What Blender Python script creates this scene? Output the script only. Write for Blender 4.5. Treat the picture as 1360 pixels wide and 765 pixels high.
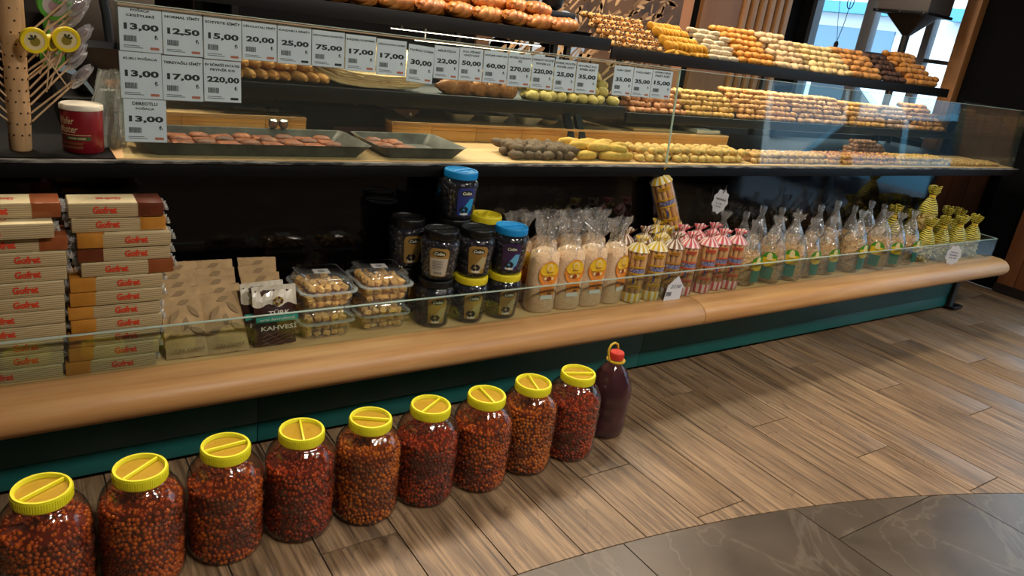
import bpy, bmesh, math, random
from mathutils import Matrix, Vector, Euler
PI = math.pi
sc = bpy.context.scene
COL = sc.collection
for o in list(bpy.data.objects): bpy.data.objects.remove(o)

# ------------------------------------------------------------------ camera
def make_camera():
    f = 980.0
    ex = Vector((1460, -151, f)).normalized()
    bx = -380.0; by = (f * f + 1460 * bx) / 151
    ez = -Vector((bx, by, f)).normalized()
    ez = (ez - ex * ez.dot(ex)).normalized()
    ey = ez.cross(ex)
    # columns of the camera matrix: right, up, back (in world axes)
    right = Vector((ex.x, ey.x, ez.x)); up = -Vector((ex.y, ey.y, ez.y)); back = -Vector((ex.z, ey.z, ez.z))
    m = Matrix((right, up, back)).transposed().to_4x4()
    m.translation = Vector((0, 0, 1.45))
    cd = bpy.data.cameras.new('camera'); co = bpy.data.objects.new('camera', cd); COL.objects.link(co)
    co.matrix_world = m
    cd.sensor_fit = 'HORIZONTAL'; cd.sensor_width = 36.0; cd.lens = f / 1360 * 36
    cd.clip_start = 0.02; cd.clip_end = 200
    sc.camera = co
make_camera()

# ------------------------------------------------------------------ world, sun, exposure
sc.view_settings.view_transform = 'Standard'; sc.view_settings.look = 'None'
sc.view_settings.gamma = 1.0; sc.view_settings.use_curve_mapping = False
sc.view_settings.exposure = -0.08
try:
    sc.cycles.transparent_max_bounces = 24; sc.cycles.max_bounces = 8
    sc.cycles.sample_clamp_indirect = 4.0
except Exception: pass
W = bpy.data.worlds.new('world'); sc.world = W; W.use_nodes = True
W.node_tree.nodes['Background'].inputs[0].default_value = (0.76, 0.89, 1.0, 1)
W.node_tree.nodes['Background'].inputs[1].default_value = 4.2
SUN = bpy.data.lights.new('sun', 'SUN'); SUN.energy = 5.0; SUN.angle = 0.05; SUN.color = (1, .96, .9)
so = bpy.data.objects.new('sun', SUN); COL.objects.link(so); so.rotation_euler = (math.radians(18), math.radians(-38), 0); so.location = (4, 0, 12)

LAMP_STAFF = 42.0      # W per ceiling lamp above the staff side
LAMP_FRONT = 54.0      # W per ceiling lamp above the customers
LED_W = 7.0           # W per metre of shelf strip

# ------------------------------------------------------------------ helpers
def lin(c):
    if isinstance(c, str):
        c = tuple(int(c[i:i+2], 16) / 255 for i in (0, 2, 4))
    return tuple((x / 12.92 if x <= .04045 else ((x + .055) / 1.055) ** 2.4) for x in c[:3]) + (1,)
MATS = {}
def mat(name, col='808080', rough=.5, metal=0, spec=.5, emit=None, estr=0, coat=0, sub=0):
    if name in MATS: return MATS[name]
    m = bpy.data.materials.new(name); m.use_nodes = True
    b = m.node_tree.nodes['Principled BSDF']
    b.inputs['Base Color'].default_value = lin(col); b.inputs['Roughness'].default_value = rough
    b.inputs['Metallic'].default_value = metal; b.inputs['Specular IOR Level'].default_value = spec
    b.inputs['Coat Weight'].default_value = coat
    if emit: b.inputs['Emission Color'].default_value = lin(emit); b.inputs['Emission Strength'].default_value = estr
    MATS[name] = m; return m
def nodes(m): return m.node_tree.nodes, m.node_tree.links
def bsdf(m): return m.node_tree.nodes['Principled BSDF']
def ramp(m, pts):
    n = m.node_tree.nodes.new('ShaderNodeValToRGB'); e = n.color_ramp.elements
    while len(e) > 1: e.remove(e[-1])
    e[0].position = pts[0][0]; e[0].color = lin(pts[0][1])
    for p, c in pts[1:]:
        x = e.new(p); x.color = lin(c)
    return n
def noisy(name, cols, scale=(6, 6, 6), rough=.5, bump=0, detail=4, spec=.5, rnd=0, coat=0, bscale=None, distort=0, metal=0):
    """procedural colour: noise through a ramp, optionally shifted per object, with matching relief"""
    if name in MATS: return MATS[name]
    m = mat(name, cols[0][1], rough, metal, spec, coat=coat); N, L = nodes(m); b = bsdf(m)
    tc = N.new('ShaderNodeTexCoord'); mp = N.new('ShaderNodeMapping'); mp.inputs['Scale'].default_value = scale
    L.new(tc.outputs['Object'], mp.inputs['Vector'])
    nz = N.new('ShaderNodeTexNoise'); nz.inputs['Scale'].default_value = 1; nz.inputs['Detail'].default_value = detail
    nz.inputs['Distortion'].default_value = distort; nz.inputs['Roughness'].default_value = .6
    oi = N.new('ShaderNodeObjectInfo'); nz.noise_dimensions = '4D'
    mu = N.new('ShaderNodeMath'); mu.operation = 'MULTIPLY'; mu.inputs[1].default_value = 40
    L.new(oi.outputs['Random'], mu.inputs[0]); L.new(mu.outputs[0], nz.inputs['W'])
    L.new(mp.outputs[0], nz.inputs['Vector'])
    r = ramp(m, cols); L.new(nz.outputs['Fac'], r.inputs[0])
    out = r.outputs[0]
    if rnd:
        hs = N.new('ShaderNodeHueSaturation'); L.new(out, hs.inputs['Color'])
        mr = N.new('ShaderNodeMapRange'); mr.inputs[3].default_value = 1 - rnd; mr.inputs[4].default_value = 1 + rnd
        L.new(oi.outputs['Random'], mr.inputs[0]); L.new(mr.outputs[0], hs.inputs['Value']); out = hs.outputs[0]
    L.new(out, b.inputs['Base Color'])
    if bump:
        bp = N.new('ShaderNodeBump'); bp.inputs['Strength'].default_value = bump; bp.inputs['Distance'].default_value = .004
        if bscale:
            n2 = N.new('ShaderNodeTexNoise'); n2.inputs['Scale'].default_value = bscale; n2.inputs['Detail'].default_value = 3
            L.new(tc.outputs['Object'], n2.inputs['Vector']); L.new(n2.outputs['Fac'], bp.inputs['Height'])
        else: L.new(nz.outputs['Fac'], bp.inputs['Height'])
        L.new(bp.outputs[0], b.inputs['Normal'])
    return m
def film(name, tint='FFFFFF', clear=.85, rough=.08, haze='FFFFFF', gloss=1.0, bump=0, bscale=40, ior=1.45):
    """thin clear sheet: transparent + a little haze + Fresnel gloss"""
    if name in MATS: return MATS[name]
    m = bpy.data.materials.new(name); m.use_nodes = True; N, L = nodes(m); N.remove(N['Principled BSDF'])
    out = N['Material Output']
    tr = N.new('ShaderNodeBsdfTransparent'); tr.inputs[0].default_value = lin(tint)
    df = N.new('ShaderNodeBsdfDiffuse'); df.inputs[0].default_value = lin(haze)
    m1 = N.new('ShaderNodeMixShader'); m1.inputs[0].default_value = 1 - clear
    L.new(tr.outputs[0], m1.inputs[1]); L.new(df.outputs[0], m1.inputs[2])
    gl = N.new('ShaderNodeBsdfGlossy'); gl.inputs['Roughness'].default_value = rough
    fr = N.new('ShaderNodeLayerWeight'); f0 = ((ior-1)/(ior+1))**2
    pw = N.new('ShaderNodeMath'); pw.operation = 'POWER'; pw.inputs[1].default_value = 5; L.new(fr.outputs['Facing'], pw.inputs[0])
    ma = N.new('ShaderNodeMath'); ma.operation = 'MULTIPLY_ADD'; ma.inputs[1].default_value = 1-f0; ma.inputs[2].default_value = f0; L.new(pw.outputs[0], ma.inputs[0])
    mm = N.new('ShaderNodeMath'); mm.operation = 'MULTIPLY'; mm.inputs[1].default_value = gloss; mm.use_clamp = True; L.new(ma.outputs[0], mm.inputs[0])
    m2 = N.new('ShaderNodeMixShader'); L.new(mm.outputs[0], m2.inputs[0]); L.new(m1.outputs[0], m2.inputs[1]); L.new(gl.outputs[0], m2.inputs[2])
    L.new(m2.outputs[0], out.inputs[0])
    if bump:
        tc = N.new('ShaderNodeTexCoord'); nz = N.new('ShaderNodeTexNoise'); nz.inputs['Scale'].default_value = bscale; nz.inputs['Detail'].default_value = 2
        nz.inputs['Distortion'].default_value = 1.5
        L.new(tc.outputs['Object'], nz.inputs['Vector'])
        bp = N.new('ShaderNodeBump'); bp.inputs['Strength'].default_value = bump; bp.inputs['Distance'].default_value = .01
        L.new(nz.outputs['Fac'], bp.inputs['Height']); L.new(bp.outputs[0], gl.inputs['Normal']); L.new(bp.outputs[0], fr.inputs['Normal']); L.new(bp.outputs[0], df.inputs['Normal'])
    MATS[name] = m; return m

class MB:
    def __init__(s): s.v = []; s.f = []; s.m = []
    def add(s, vs, fs, mi=0, M=None):
        k = len(s.v)
        s.v += [tuple(M @ Vector(p)) if M else tuple(p) for p in vs]
        for f in fs: s.f.append(tuple(i + k for i in f)); s.m.append(mi)
        return s
    def box(s, lo, hi, mi=0, M=None, bev=0):
        x0, y0, z0 = lo; x1, y1, z1 = hi
        if bev <= 0:
            vs = [(x0,y0,z0),(x1,y0,z0),(x1,y1,z0),(x0,y1,z0),(x0,y0,z1),(x1,y0,z1),(x1,y1,z1),(x0,y1,z1)]
            return s.add(vs, [(0,3,2,1),(4,5,6,7),(0,1,5,4),(1,2,6,5),(2,3,7,6),(3,0,4,7)], mi, M)
        bm = bmesh.new(); bmesh.ops.create_cube(bm, size=1)
        for v in bm.verts: v.co = Vector(((x0+x1)/2 + v.co.x*(x1-x0), (y0+y1)/2 + v.co.y*(y1-y0), (z0+z1)/2 + v.co.z*(z1-z0)))
        bmesh.ops.bevel(bm, geom=bm.edges[:], offset=bev, segments=2, affect='EDGES', profile=.5)
        bm.verts.index_update(); vs = [v.co[:] for v in bm.verts]; fs = [[v.index for v in f.verts] for f in bm.faces]; bm.free()
        return s.add(vs, fs, mi, M)
    def lathe(s, prof, n=32, mi=0, M=None, caps=True, fn=None, a0=0, a1=2*PI):
        full = abs(a1 - a0 - 2*PI) < 1e-6; cols = n if full else n + 1
        vs = []; fs = []
        for (r, z) in prof:
            for i in range(cols):
                a = a0 + (a1 - a0) * i / n
                rr, zz = (r, z) if fn is None else fn(r, z, a)
                vs.append((rr * math.cos(a), rr * math.sin(a), zz))
        for j in range(len(prof) - 1):
            for i in range(n):
                i2 = (i + 1) % cols if full else i + 1
                fs.append((j*cols+i, j*cols+i2, (j+1)*cols+i2, (j+1)*cols+i))
        if caps and full:
            if prof[0][0] > 1e-5: fs.append(tuple(range(cols))[::-1])
            if prof[-1][0] > 1e-5: fs.append(tuple((len(prof)-1)*cols + i for i in range(cols)))
        return s.add(vs, fs, mi, M)
    def tube(s, pts, r, n=8, mi=0, M=None, caps=True):
        pts = [Vector(p) for p in pts]; k = len(pts); rs = r if isinstance(r, (list, tuple)) else [r] * k
        vs = []; fs = []; nrm = None
        for i, p in enumerate(pts):
            t = (pts[min(i+1, k-1)] - pts[max(i-1, 0)]).normalized()
            if nrm is None:
                nrm = t.cross(Vector((0, 0, 1)) if abs(t.z) < .9 else Vector((1, 0, 0))).normalized()
            nrm = (nrm - t * nrm.dot(t)).normalized(); b = t.cross(nrm)
            for j in range(n):
                a = 2 * PI * j / n; vs.append(p + (nrm * math.cos(a) + b * math.sin(a)) * rs[i])
        for i in range(k - 1):
            for j in range(n):
                j2 = (j + 1) % n; fs.append((i*n+j, i*n+j2, (i+1)*n+j2, (i+1)*n+j))
        if caps: fs.append(tuple(range(n))[::-1]); fs.append(tuple((k-1)*n + j for j in range(n)))
        return s.add(vs, fs, mi, M)
    def ball(s, c, r, mi=0, M=None, nu=10, nv=6, fn=None):
        r = r if isinstance(r, (list, tuple)) else (r, r, r); vs = [(c[0], c[1], c[2] - r[2])]; fs = []
        for j in range(1, nv):
            ph = -PI/2 + PI * j / nv
            for i in range(nu):
                a = 2 * PI * i / nu; d = Vector((math.cos(ph)*math.cos(a), math.cos(ph)*math.sin(a), math.sin(ph)))
                q = fn(d) if fn else 1
                vs.append((c[0]+r[0]*d.x*q, c[1]+r[1]*d.y*q, c[2]+r[2]*d.z*q))
        vs.append((c[0], c[1], c[2] + r[2])); t = len(vs) - 1
        for i in range(nu):
            i2 = (i+1) % nu; fs.append((0, 1+i2, 1+i)); b = 1 + (nv-2)*nu; fs.append((t, b+i, b+i2))
        for j in range(nv - 2):
            for i in range(nu):
                i2 = (i+1) % nu; a = 1 + j*nu; fs.append((a+i, a+i2, a+nu+i2, a+nu+i))
        return s.add(vs, fs, mi, M)
    def poly(s, pts, h, mi=0, M=None):
        """flat outline in local XY, thickness h in +Z"""
        n = len(pts); vs = [(x, y, 0) for x, y in pts] + [(x, y, h) for x, y in pts]
        fs = [tuple(range(n))[::-1], tuple(range(n, 2*n))] + [(i, (i+1) % n, n + (i+1) % n, n + i) for i in range(n)]
        return s.add(vs, fs, mi, M)
    def mesh(s, name, mats, smooth=35):
        me = bpy.data.meshes.new(name); me.from_pydata(s.v, [], s.f)
        for m in (mats if isinstance(mats, (list, tuple)) else [mats]): me.materials.append(m)
        me.polygons.foreach_set('material_index', s.m)
        if smooth:
            me.polygons.foreach_set('use_smooth', [True] * len(s.f))
            if smooth < 180: me.set_sharp_from_angle(angle=math.radians(smooth))
        me.update(); return me
    def build(s, name, mats, parent=None, smooth=35, loc=None, rot=None):
        return link(name, s.mesh(name, mats, smooth), parent, loc, rot)
def link(name, me, parent=None, loc=None, rot=None, scale=None):
    o = bpy.data.objects.new(name, me); COL.objects.link(o)
    if parent: o.parent = parent
    if loc is not None: o.location = loc
    if rot is not None: o.rotation_euler = rot
    if scale is not None: o.scale = scale
    return o
def tag(o, label=None, cat=None, group=None, kind=None):
    if label: o['label'] = label
    if cat: o['category'] = cat
    if group: o['group'] = group
    if kind: o['kind'] = kind
    return o
def thing(name, label, cat, loc=(0, 0, 0), rot=(0, 0, 0), group=None):
    return tag(link(name, None, None, loc, rot), label, cat, group)
KIDS = {}
def copy_thing(o, loc, rot=None, label=None, group=None, parent=None):
    c = o.copy(); COL.objects.link(c); c.parent = parent
    c.location = loc
    if rot is not None: c.rotation_euler = rot
    if label: c['label'] = label
    if group: c['group'] = group
    for ch in list(o.children):
        d = ch.copy(); COL.objects.link(d); d.parent = c
        for g in list(ch.children):
            e = g.copy(); COL.objects.link(e); e.parent = d
    return c
def struct(name, mb, mats, smooth=35, label=None):
    return tag(mb.build(name, mats, smooth=smooth), label, None, None, 'structure')
R = random.Random(7)
def U(a, b): return R.uniform(a, b)
ORD = ['first','second','third','fourth','fifth','sixth','seventh','eighth','ninth','tenth','eleventh','twelfth','thirteenth','fourteenth','fifteenth','sixteenth']

TXT = {}
def text_mesh(s, bold=.0, shear=0):
    k = (s, bold, shear)
    if k in TXT: return TXT[k]
    cu = bpy.data.curves.new('lettering', 'FONT'); cu.body = s; cu.align_x = 'CENTER'; cu.align_y = 'CENTER'
    cu.size = 1; cu.resolution_u = 2; cu.offset = bold; cu.shear = shear; cu.fill_mode = 'FRONT'
    ob = bpy.data.objects.new('lettering', cu); COL.objects.link(ob)
    bpy.context.view_layer.update()
    me = bpy.data.meshes.new_from_object(ob.evaluated_get(bpy.context.evaluated_depsgraph_get()))
    bpy.data.objects.remove(ob)
    xs = [v.co.x for v in me.vertices]; ys = [v.co.y for v in me.vertices]
    TXT[k] = (me, min(xs), max(xs), min(ys), max(ys)); return TXT[k]
def text_into(mb, s, cx, cy, w, h, mi, M=None, bold=.01, bend=None, shear=0, off=0):
    """adds printed letters to mb: box centre cx,cy, fitted to w x h (local XY, facing +Z); bend = wrap on a cylinder facing -Y"""
    me, x0, x1, y0, y1 = text_mesh(s, bold, shear)
    sx = w / (x1 - x0); sy = h / (y1 - y0)
    vs = []
    for v in me.vertices:
        x = cx + (v.co.x - (x0+x1)/2) * sx; y = cy + (v.co.y - (y0+y1)/2) * sy
        if bend: vs.append((bend * math.sin(x / bend), -bend * math.cos(x / bend), y))
        else: vs.append((x, y, off))
    mb.add(vs, [tuple(p.vertices) for p in me.polygons], mi, M)
def patch(mb, pts_fn, r, u0, u1, z0, z1, nu, nz, mi, M=None):
    pass
def bent(mb, outline, r, mi, M=None, n=10):
    """a printed shape on a cylinder of radius r facing -Y: outline(t in 0..1) -> (left x, right x, z)"""
    vs = []; fs = []; rows = len(outline)
    for (xl, xr, z) in outline:
        for i in range(n + 1):
            x = xl + (xr - xl) * i / n; rr = r(z) if callable(r) else r
            vs.append((rr * math.sin(x / rr), -rr * math.cos(x / rr), z))
    for j in range(rows - 1):
        for i in range(n): a = j*(n+1)+i; fs.append((a, a+1, a+n+2, a+n+1))
    mb.add(vs, fs, mi, M)
FACE = Matrix.Rotation(PI/2, 4, 'X')       # local XY print turned to face -Y (the customers)
# ------------------------------------------------------------------ materials of the setting
def wood(name, cols, scale, rough=.45, bump=.15, rnd=.1, coat=0):
    return noisy(name, cols, scale, rough, bump, 6, .4, rnd, coat, distort=.6)
M_black = noisy('black_laminate', [(0,'060607'),(1,'0C0C0D')], (8,8,8), .55, spec=.15)
M_blackgloss = mat('black_gloss_panel', '040405', .06, spec=.4)
M_shelf = noisy('charcoal_shelf_metal', [(0,'0D0E10'),(1,'131418')], (20,20,20), .5, spec=.3)
M_dark = noisy('dark_wall_paint', [(0,'060607'),(1,'0A0A0B')], (3,3,3), .85, spec=.08)
M_navy = noisy('dark_navy_panel', [(0,'10151D'),(1,'161C26')], (3,3,3), .5)
M_grout = mat('floor_grout', '2E2620', .9)
M_rail = wood('beech_rail', [(0.2,'A07044'),(.5,'BC8C58'),(.8,'D2A874')], (1.2,26,26), .42, .04, .03)
M_teal = noisy('teal_panel', [(0,'044744'),(1,'065E59')], (4,4,4), .45)
M_deckwood = wood('pale_deck_wood', [(0.25,'C49A68'),(.75,'DDB985')], (3,30,30), .45, .04, 0)
M_block = wood('yellow_worktop_wood', [(0.25,'B9813B'),(.75,'D7A055')], (3,30,30), .5, .05, .12)
M_brownwood = wood('brown_cladding_wood', [(0.2,'5C3620'),(.8,'83512F')], (30,30,1.6), .5, .1, .08)
M_slat = wood('oak_slat', [(0.2,'7A5230'),(.8,'A67746')], (30,30,1.6), .5, .08, .08)
M_white = mat('white_paper', 'D9D6CF', .8)
M_pane = film('window_glass', 'F4FBFF', 1.0, .0, gloss=.9)
M_glass = film('display_glass', 'EEF6F2', .985, .01, haze='B8C4C0', gloss=1.25, ior=1.5)
M_guard = film('guard_glass', 'F3F8F5', .982, .03, haze='7A807C', gloss=1.0, bump=0)
M_edge = mat('glass_edge', 'A9BDB2', .2)
M_steel = mat('brushed_steel', '9A9A98', .3, 1)
M_darksteel = mat('dark_steel', '45474B', .35, 1)

# wood look floor plank: long grain along Y, streaks and knots
def plank_material():
    m = mat('wood_look_plank', '8A6A4C', .42); N, L = nodes(m); b = bsdf(m)
    tc = N.new('ShaderNodeTexCoord'); oi = N.new('ShaderNodeObjectInfo')
    def nz(scale, dist, det, mul):
        mp = N.new('ShaderNodeMapping'); mp.inputs['Scale'].default_value = scale; L.new(tc.outputs['Object'], mp.inputs[0])
        n = N.new('ShaderNodeTexNoise'); n.noise_dimensions = '4D'; n.inputs['Scale'].default_value = 1; n.inputs['Detail'].default_value = det
        n.inputs['Distortion'].default_value = dist; n.inputs['Roughness'].default_value = .65
        mu = N.new('ShaderNodeMath'); mu.operation = 'MULTIPLY'; mu.inputs[1].default_value = mul
        L.new(oi.outputs['Random'], mu.inputs[0]); L.new(mu.outputs[0], n.inputs['W']); L.new(mp.outputs[0], n.inputs['Vector']); return n
    a = nz((75, 2.6, 1), .3, 7, 50); c = nz((7, 1.6, 1), .8, 3, 90)
    r1 = ramp(m, [(.32,'32261B'),(.42,'644F3A'),(.55,'846B4F'),(.72,'A08666')]); L.new(a.outputs['Fac'], r1.inputs[0])
    r2 = ramp(m, [(.32,'8A8078'),(.5,'FFFFFF')]); L.new(c.outputs['Fac'], r2.inputs[0])
    mx = N.new('ShaderNodeMix'); mx.data_type = 'RGBA'; mx.blend_type = 'MULTIPLY'; mx.inputs[0].default_value = .6
    L.new(r1.outputs[0], mx.inputs[6]); L.new(r2.outputs[0], mx.inputs[7])
    # worn flame grain: thin dark contour lines of a stretched noise
    w = nz((4.5, .9, 1), 1.2, 1, 70); ml = N.new('ShaderNodeMath'); ml.operation = 'MULTIPLY'; ml.inputs[1].default_value = 16; L.new(w.outputs['Fac'], ml.inputs[0])
    frc = N.new('ShaderNodeMath'); frc.operation = 'FRACT'; L.new(ml.outputs[0], frc.inputs[0])
    r3 = ramp(m, [(0,'5A4634'),(.10,'FFFFFF'),(1,'FFFFFF')]); L.new(frc.outputs[0], r3.inputs[0])
    m3 = N.new('ShaderNodeMix'); m3.data_type = 'RGBA'; m3.blend_type = 'MULTIPLY'; m3.inputs[0].default_value = .4
    L.new(mx.outputs[2], m3.inputs[6]); L.new(r3.outputs[0], m3.inputs[7])
    hs = N.new('ShaderNodeHueSaturation'); mr = N.new('ShaderNodeMapRange'); mr.inputs[3].default_value = .82; mr.inputs[4].default_value = 1.12
    L.new(oi.outputs['Random'], mr.inputs[0]); L.new(mr.outputs[0], hs.inputs['Value']); L.new(m3.outputs[2], hs.inputs['Color']); L.new(hs.outputs[0], b.inputs['Base Color'])
    bp = N.new('ShaderNodeBump'); bp.inputs['Strength'].default_value = .25; bp.inputs['Distance'].default_value = .002; L.new(a.outputs['Fac'], bp.inputs['Height']); L.new(bp.outputs[0], b.inputs['Normal'])
    rr = N.new('ShaderNodeMapRange'); rr.inputs[3].default_value = .38; rr.inputs[4].default_value = .6; L.new(a.outputs['Fac'], rr.inputs[0]); L.new(rr.outputs[0], b.inputs['Roughness'])
    return m
M_plank = plank_material()
def stone_material():
    m = mat('taupe_marble_tile', '5E5448', .22, spec=.38); N, L = nodes(m); b = bsdf(m)
    tc = N.new('ShaderNodeTexCoord')
    n = N.new('ShaderNodeTexNoise'); n.inputs['Scale'].default_value = 2.2; n.inputs['Detail'].default_value = 8; n.inputs['Distortion'].default_value = 1.2; L.new(tc.outputs['Object'], n.inputs['Vector'])
    r = ramp(m, [(.3,'382F26'),(.55,'4C4135'),(.75,'5A4E40')]); L.new(n.outputs['Fac'], r.inputs[0])
    v = N.new('ShaderNodeTexNoise'); v.inputs['Scale'].default_value = 1.3; v.inputs['Detail'].default_value = 6; v.inputs['Distortion'].default_value = 2.5; L.new(tc.outputs['Object'], v.inputs['Vector'])
    r2 = ramp(m, [(.485,'000000'),(.5,'FFFFFF'),(.515,'000000')]); L.new(v.outputs['Fac'], r2.inputs[0])
    mx = N.new('ShaderNodeMix'); mx.data_type = 'RGBA'; mx.inputs[7].default_value = lin('9A8E7C')
    ml = N.new('ShaderNodeMath'); ml.operation = 'MULTIPLY'; ml.inputs[1].default_value = .13; L.new(r2.outputs[0], ml.inputs[0])
    L.new(ml.outputs[0], mx.inputs[0]); L.new(r.outputs[0], mx.inputs[6]); L.new(mx.outputs[2], b.inputs['Base Color'])
    rr = N.new('ShaderNodeMapRange'); rr.inputs[3].default_value = .27; rr.inputs[4].default_value = .42; L.new(n.outputs['Fac'], rr.inputs[0]); L.new(rr.outputs[0], b.inputs['Roughness'])
    return m
M_stone = stone_material()

# ------------------------------------------------------------------ floor: planks across the counter, marble inlay with a round edge
XW = 6.2; YB = 4.6; XL = -2.6; YF = -3.2; ZC = 3.0
floor = struct('floor', MB().box((XL, YF, -.06), (XW, YB, -.004)), M_grout)
AX, AY, AR = .87, -4.435, 5.7177
def arc(x): return AY + math.sqrt(max(.0, AR*AR - (x-AX)**2))
PW, PL = .2315, 1.3333; g = .0022
def slab(lowfn, hifn, x0, x1, n=6):
    pts = []
    xs = [x0 + (x1-x0)*i/n for i in range(n+1)]
    lo = [(x, lowfn(x)) for x in xs]; hi = [(x, hifn(x)) for x in xs]
    return lo, hi
cache = {}
for k in range(-14, 25):
    x0 = .633 + PW*k; x1 = x0 + PW
    if x0 > XW: continue
    j0 = 1.577 - .33333*(k % 4)
    for q in range(-4, 4):
        y0 = j0 + PL*q; y1 = y0 + PL
        if y1 < -1.2 or y0 > YB or x1 < XL: continue
        y1 = min(y1, YB); xx1 = min(x1, XW)
        cut = any(arc(x0 + (x1-x0)*i/6) > y0 for i in range(7))
        cx, cy = (x0+x1)/2, (y0+y1)/2
        if not cut:
            key = (round(y1-y0, 3), round(xx1-x0, 3))
            if key not in cache:
                cache[key] = MB().box((x0+g-cx, y0+g-cy, -.006), (xx1-g-cx, y1-g-cy, 0), bev=.0012).mesh('plank', M_plank)
            link('plank', cache[key], floor, (cx, cy, 0))
        else:
            n = 8; xs = [x0+g + (xx1-x0-2*g)*i/n for i in range(n+1)]
            lo = [(x, max(y0+g, arc(x)+.002)) for x in xs if max(y0+g, arc(x)+.002) < y1-g-.003]
            if len(lo) < 2: continue
            out = [(x-cx, y-cy) for x, y in lo] + [(lo[-1][0]-cx, y1-g-cy), (lo[0][0]-cx, y1-g-cy)]
            MB().poly(out, .006).build('plank', M_plank, floor, loc=(cx, cy, -.006))
TP = .694
for i in range(-5, 8):
    x0 = .774 + TP*i; x1 = min(x0+TP, XW)
    off = -.1 if i % 2 else .267
    for j in range(-4, 4):
        y0 = off + TP*j; y1 = y0 + TP
        if y1 < YF or x0 < XL-.7: continue
        n = 12; xs = [x0+g + (x1-x0-2*g)*t/n for t in range(n+1)]
        hi = [(x, min(y1-g, arc(x)-.002)) for x in xs if min(y1-g, arc(x)-.002) > y0+g+.003]
        if len(hi) < 2: continue
        cx, cy = (x0+x1)/2, y0 + TP/2
        out = [(hi[0][0]-cx, y0+g-cy), (hi[-1][0]-cx, y0+g-cy)] + [(x-cx, y-cy) for x, y in hi[::-1]]
        MB().poly(out, .006).build('floor_tile', M_stone, floor, loc=(cx, cy, -.006))

# ------------------------------------------------------------------ shell of the shop
struct('ceiling', MB().box((XL-.1, YF-.1, ZC), (XW+.1, YB+.1, ZC+.12)), noisy('ceiling_paint', [(0,'3A3632'),(1,'46413C')], (2,2,2), .8))
struct('wall_left', MB().box((XL-.1, YF, -.06), (XL, YB, ZC)), noisy('wall_warm_paint', [(0,'4E4338'),(1,'584C40')], (2,2,2), .8))
struct('wall_front', MB().box((XL, YF-.1, -.06), (XW, YF, ZC)), MATS['wall_warm_paint'])
wb = struct('wall_back', MB().box((XL, YB, -.06), (XW+.1, YB+.1, ZC)), M_dark)
# end wall on the street side: openings for the shop door glazing (y -.1..1.9) and the window (y 3.12..4.5)
wr = struct('wall_right', MB().box((XW, 2.27, 0), (XW+.1, 3.03, ZC)).box((XW, 1.9, 2.45), (XW+.1, 2.27, ZC)).box((XW, 3.03, 0), (XW+.1, YB, .95)).box((XW, 3.03, 2.6), (XW+.1, YB, ZC)).box((XW, 4.5, .95), (XW+.1, YB, 2.6)).box((XW, YF, 2.6), (XW+.1, 1.9, ZC)).box((XW, YF, 0), (XW+.1, -.1, 2.6)), M_dark)
t1 = struct('trim_1', MB(), M_brownwood)
for i in range(3):
    MB().box((XW-.03, 1.9 + .123*i + .002, .012), (XW+.08, 1.9 + .123*(i+1) - .002, 2.45), bev=.003).build('board', M_brownwood, t1)
struct('baseboard_right', MB().box((XW-.045, 1.9, 0), (XW-.03, 2.27, .07)), mat('baseboard_dark', '1A120E', .5))
struct('trim_2', MB().box((XW-.09, 3.0, 0), (XW+.02, 3.11, 2.75), bev=.004), M_slat)
# window beside the post
w1 = struct('window_1', MB().box((XW, 3.11, .95), (XW+.1, 4.5, .985)).box((XW, 3.11, 2.565), (XW+.1, 4.5, 2.6)).box((XW, 4.46, .985), (XW+.1, 4.5, 2.565)).box((XW, 3.11, .985), (XW+.1, 3.15, 2.565)), mat('window_frame_grey', '2B2E34', .4))
for y0, y1 in ((3.88, 3.98), (3.36, 3.42)):
    MB().box((XW+.005, y0, .985), (XW+.095, y1, 2.565), bev=.004).build('mullion', mat('mullion_grey', '5A5D64', .4), w1)
for z0, ya, yb in ((1.56, 3.15, 3.88), (2.2, 3.98, 4.46)):
    MB().box((XW+.02, ya, z0), (XW+.08, yb, z0+.03)).build('crossbar', MATS['window_frame_grey'], w1)
for ya, yb in ((3.15, 3.36), (3.42, 3.88), (3.98, 4.46)):
    MB().box((XW+.045, ya, .985), (XW+.051, yb, 2.565)).build('pane', M_pane, w1)
# shop door and glazing beside it (they light the floor on the right)
w2 = struct('window_2', MB().box((XW, -.1, 0), (XW+.1, 1.9, .06)).box((XW, -.1, 2.54), (XW+.1, 1.9, 2.6)).box((XW, 1.84, .06), (XW+.1, 1.9, 2.54)).box((XW, -.1, .06), (XW+.1, -.04, 2.54)), MATS['window_frame_grey'])
ys = [-.04, .92, 1.84]
for i in range(2):
    if i: MB().box((XW+.005, ys[i]-.03, .06), (XW+.095, ys[i]+.03, 2.54)).build('mullion', MATS['window_frame_grey'], w2)
    MB().box((XW+.045, ys[i]+.03, .06), (XW+.051, ys[i+1]-(.03 if i < 1 else 0), 2.54)).build('pane', M_pane, w2)

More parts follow.
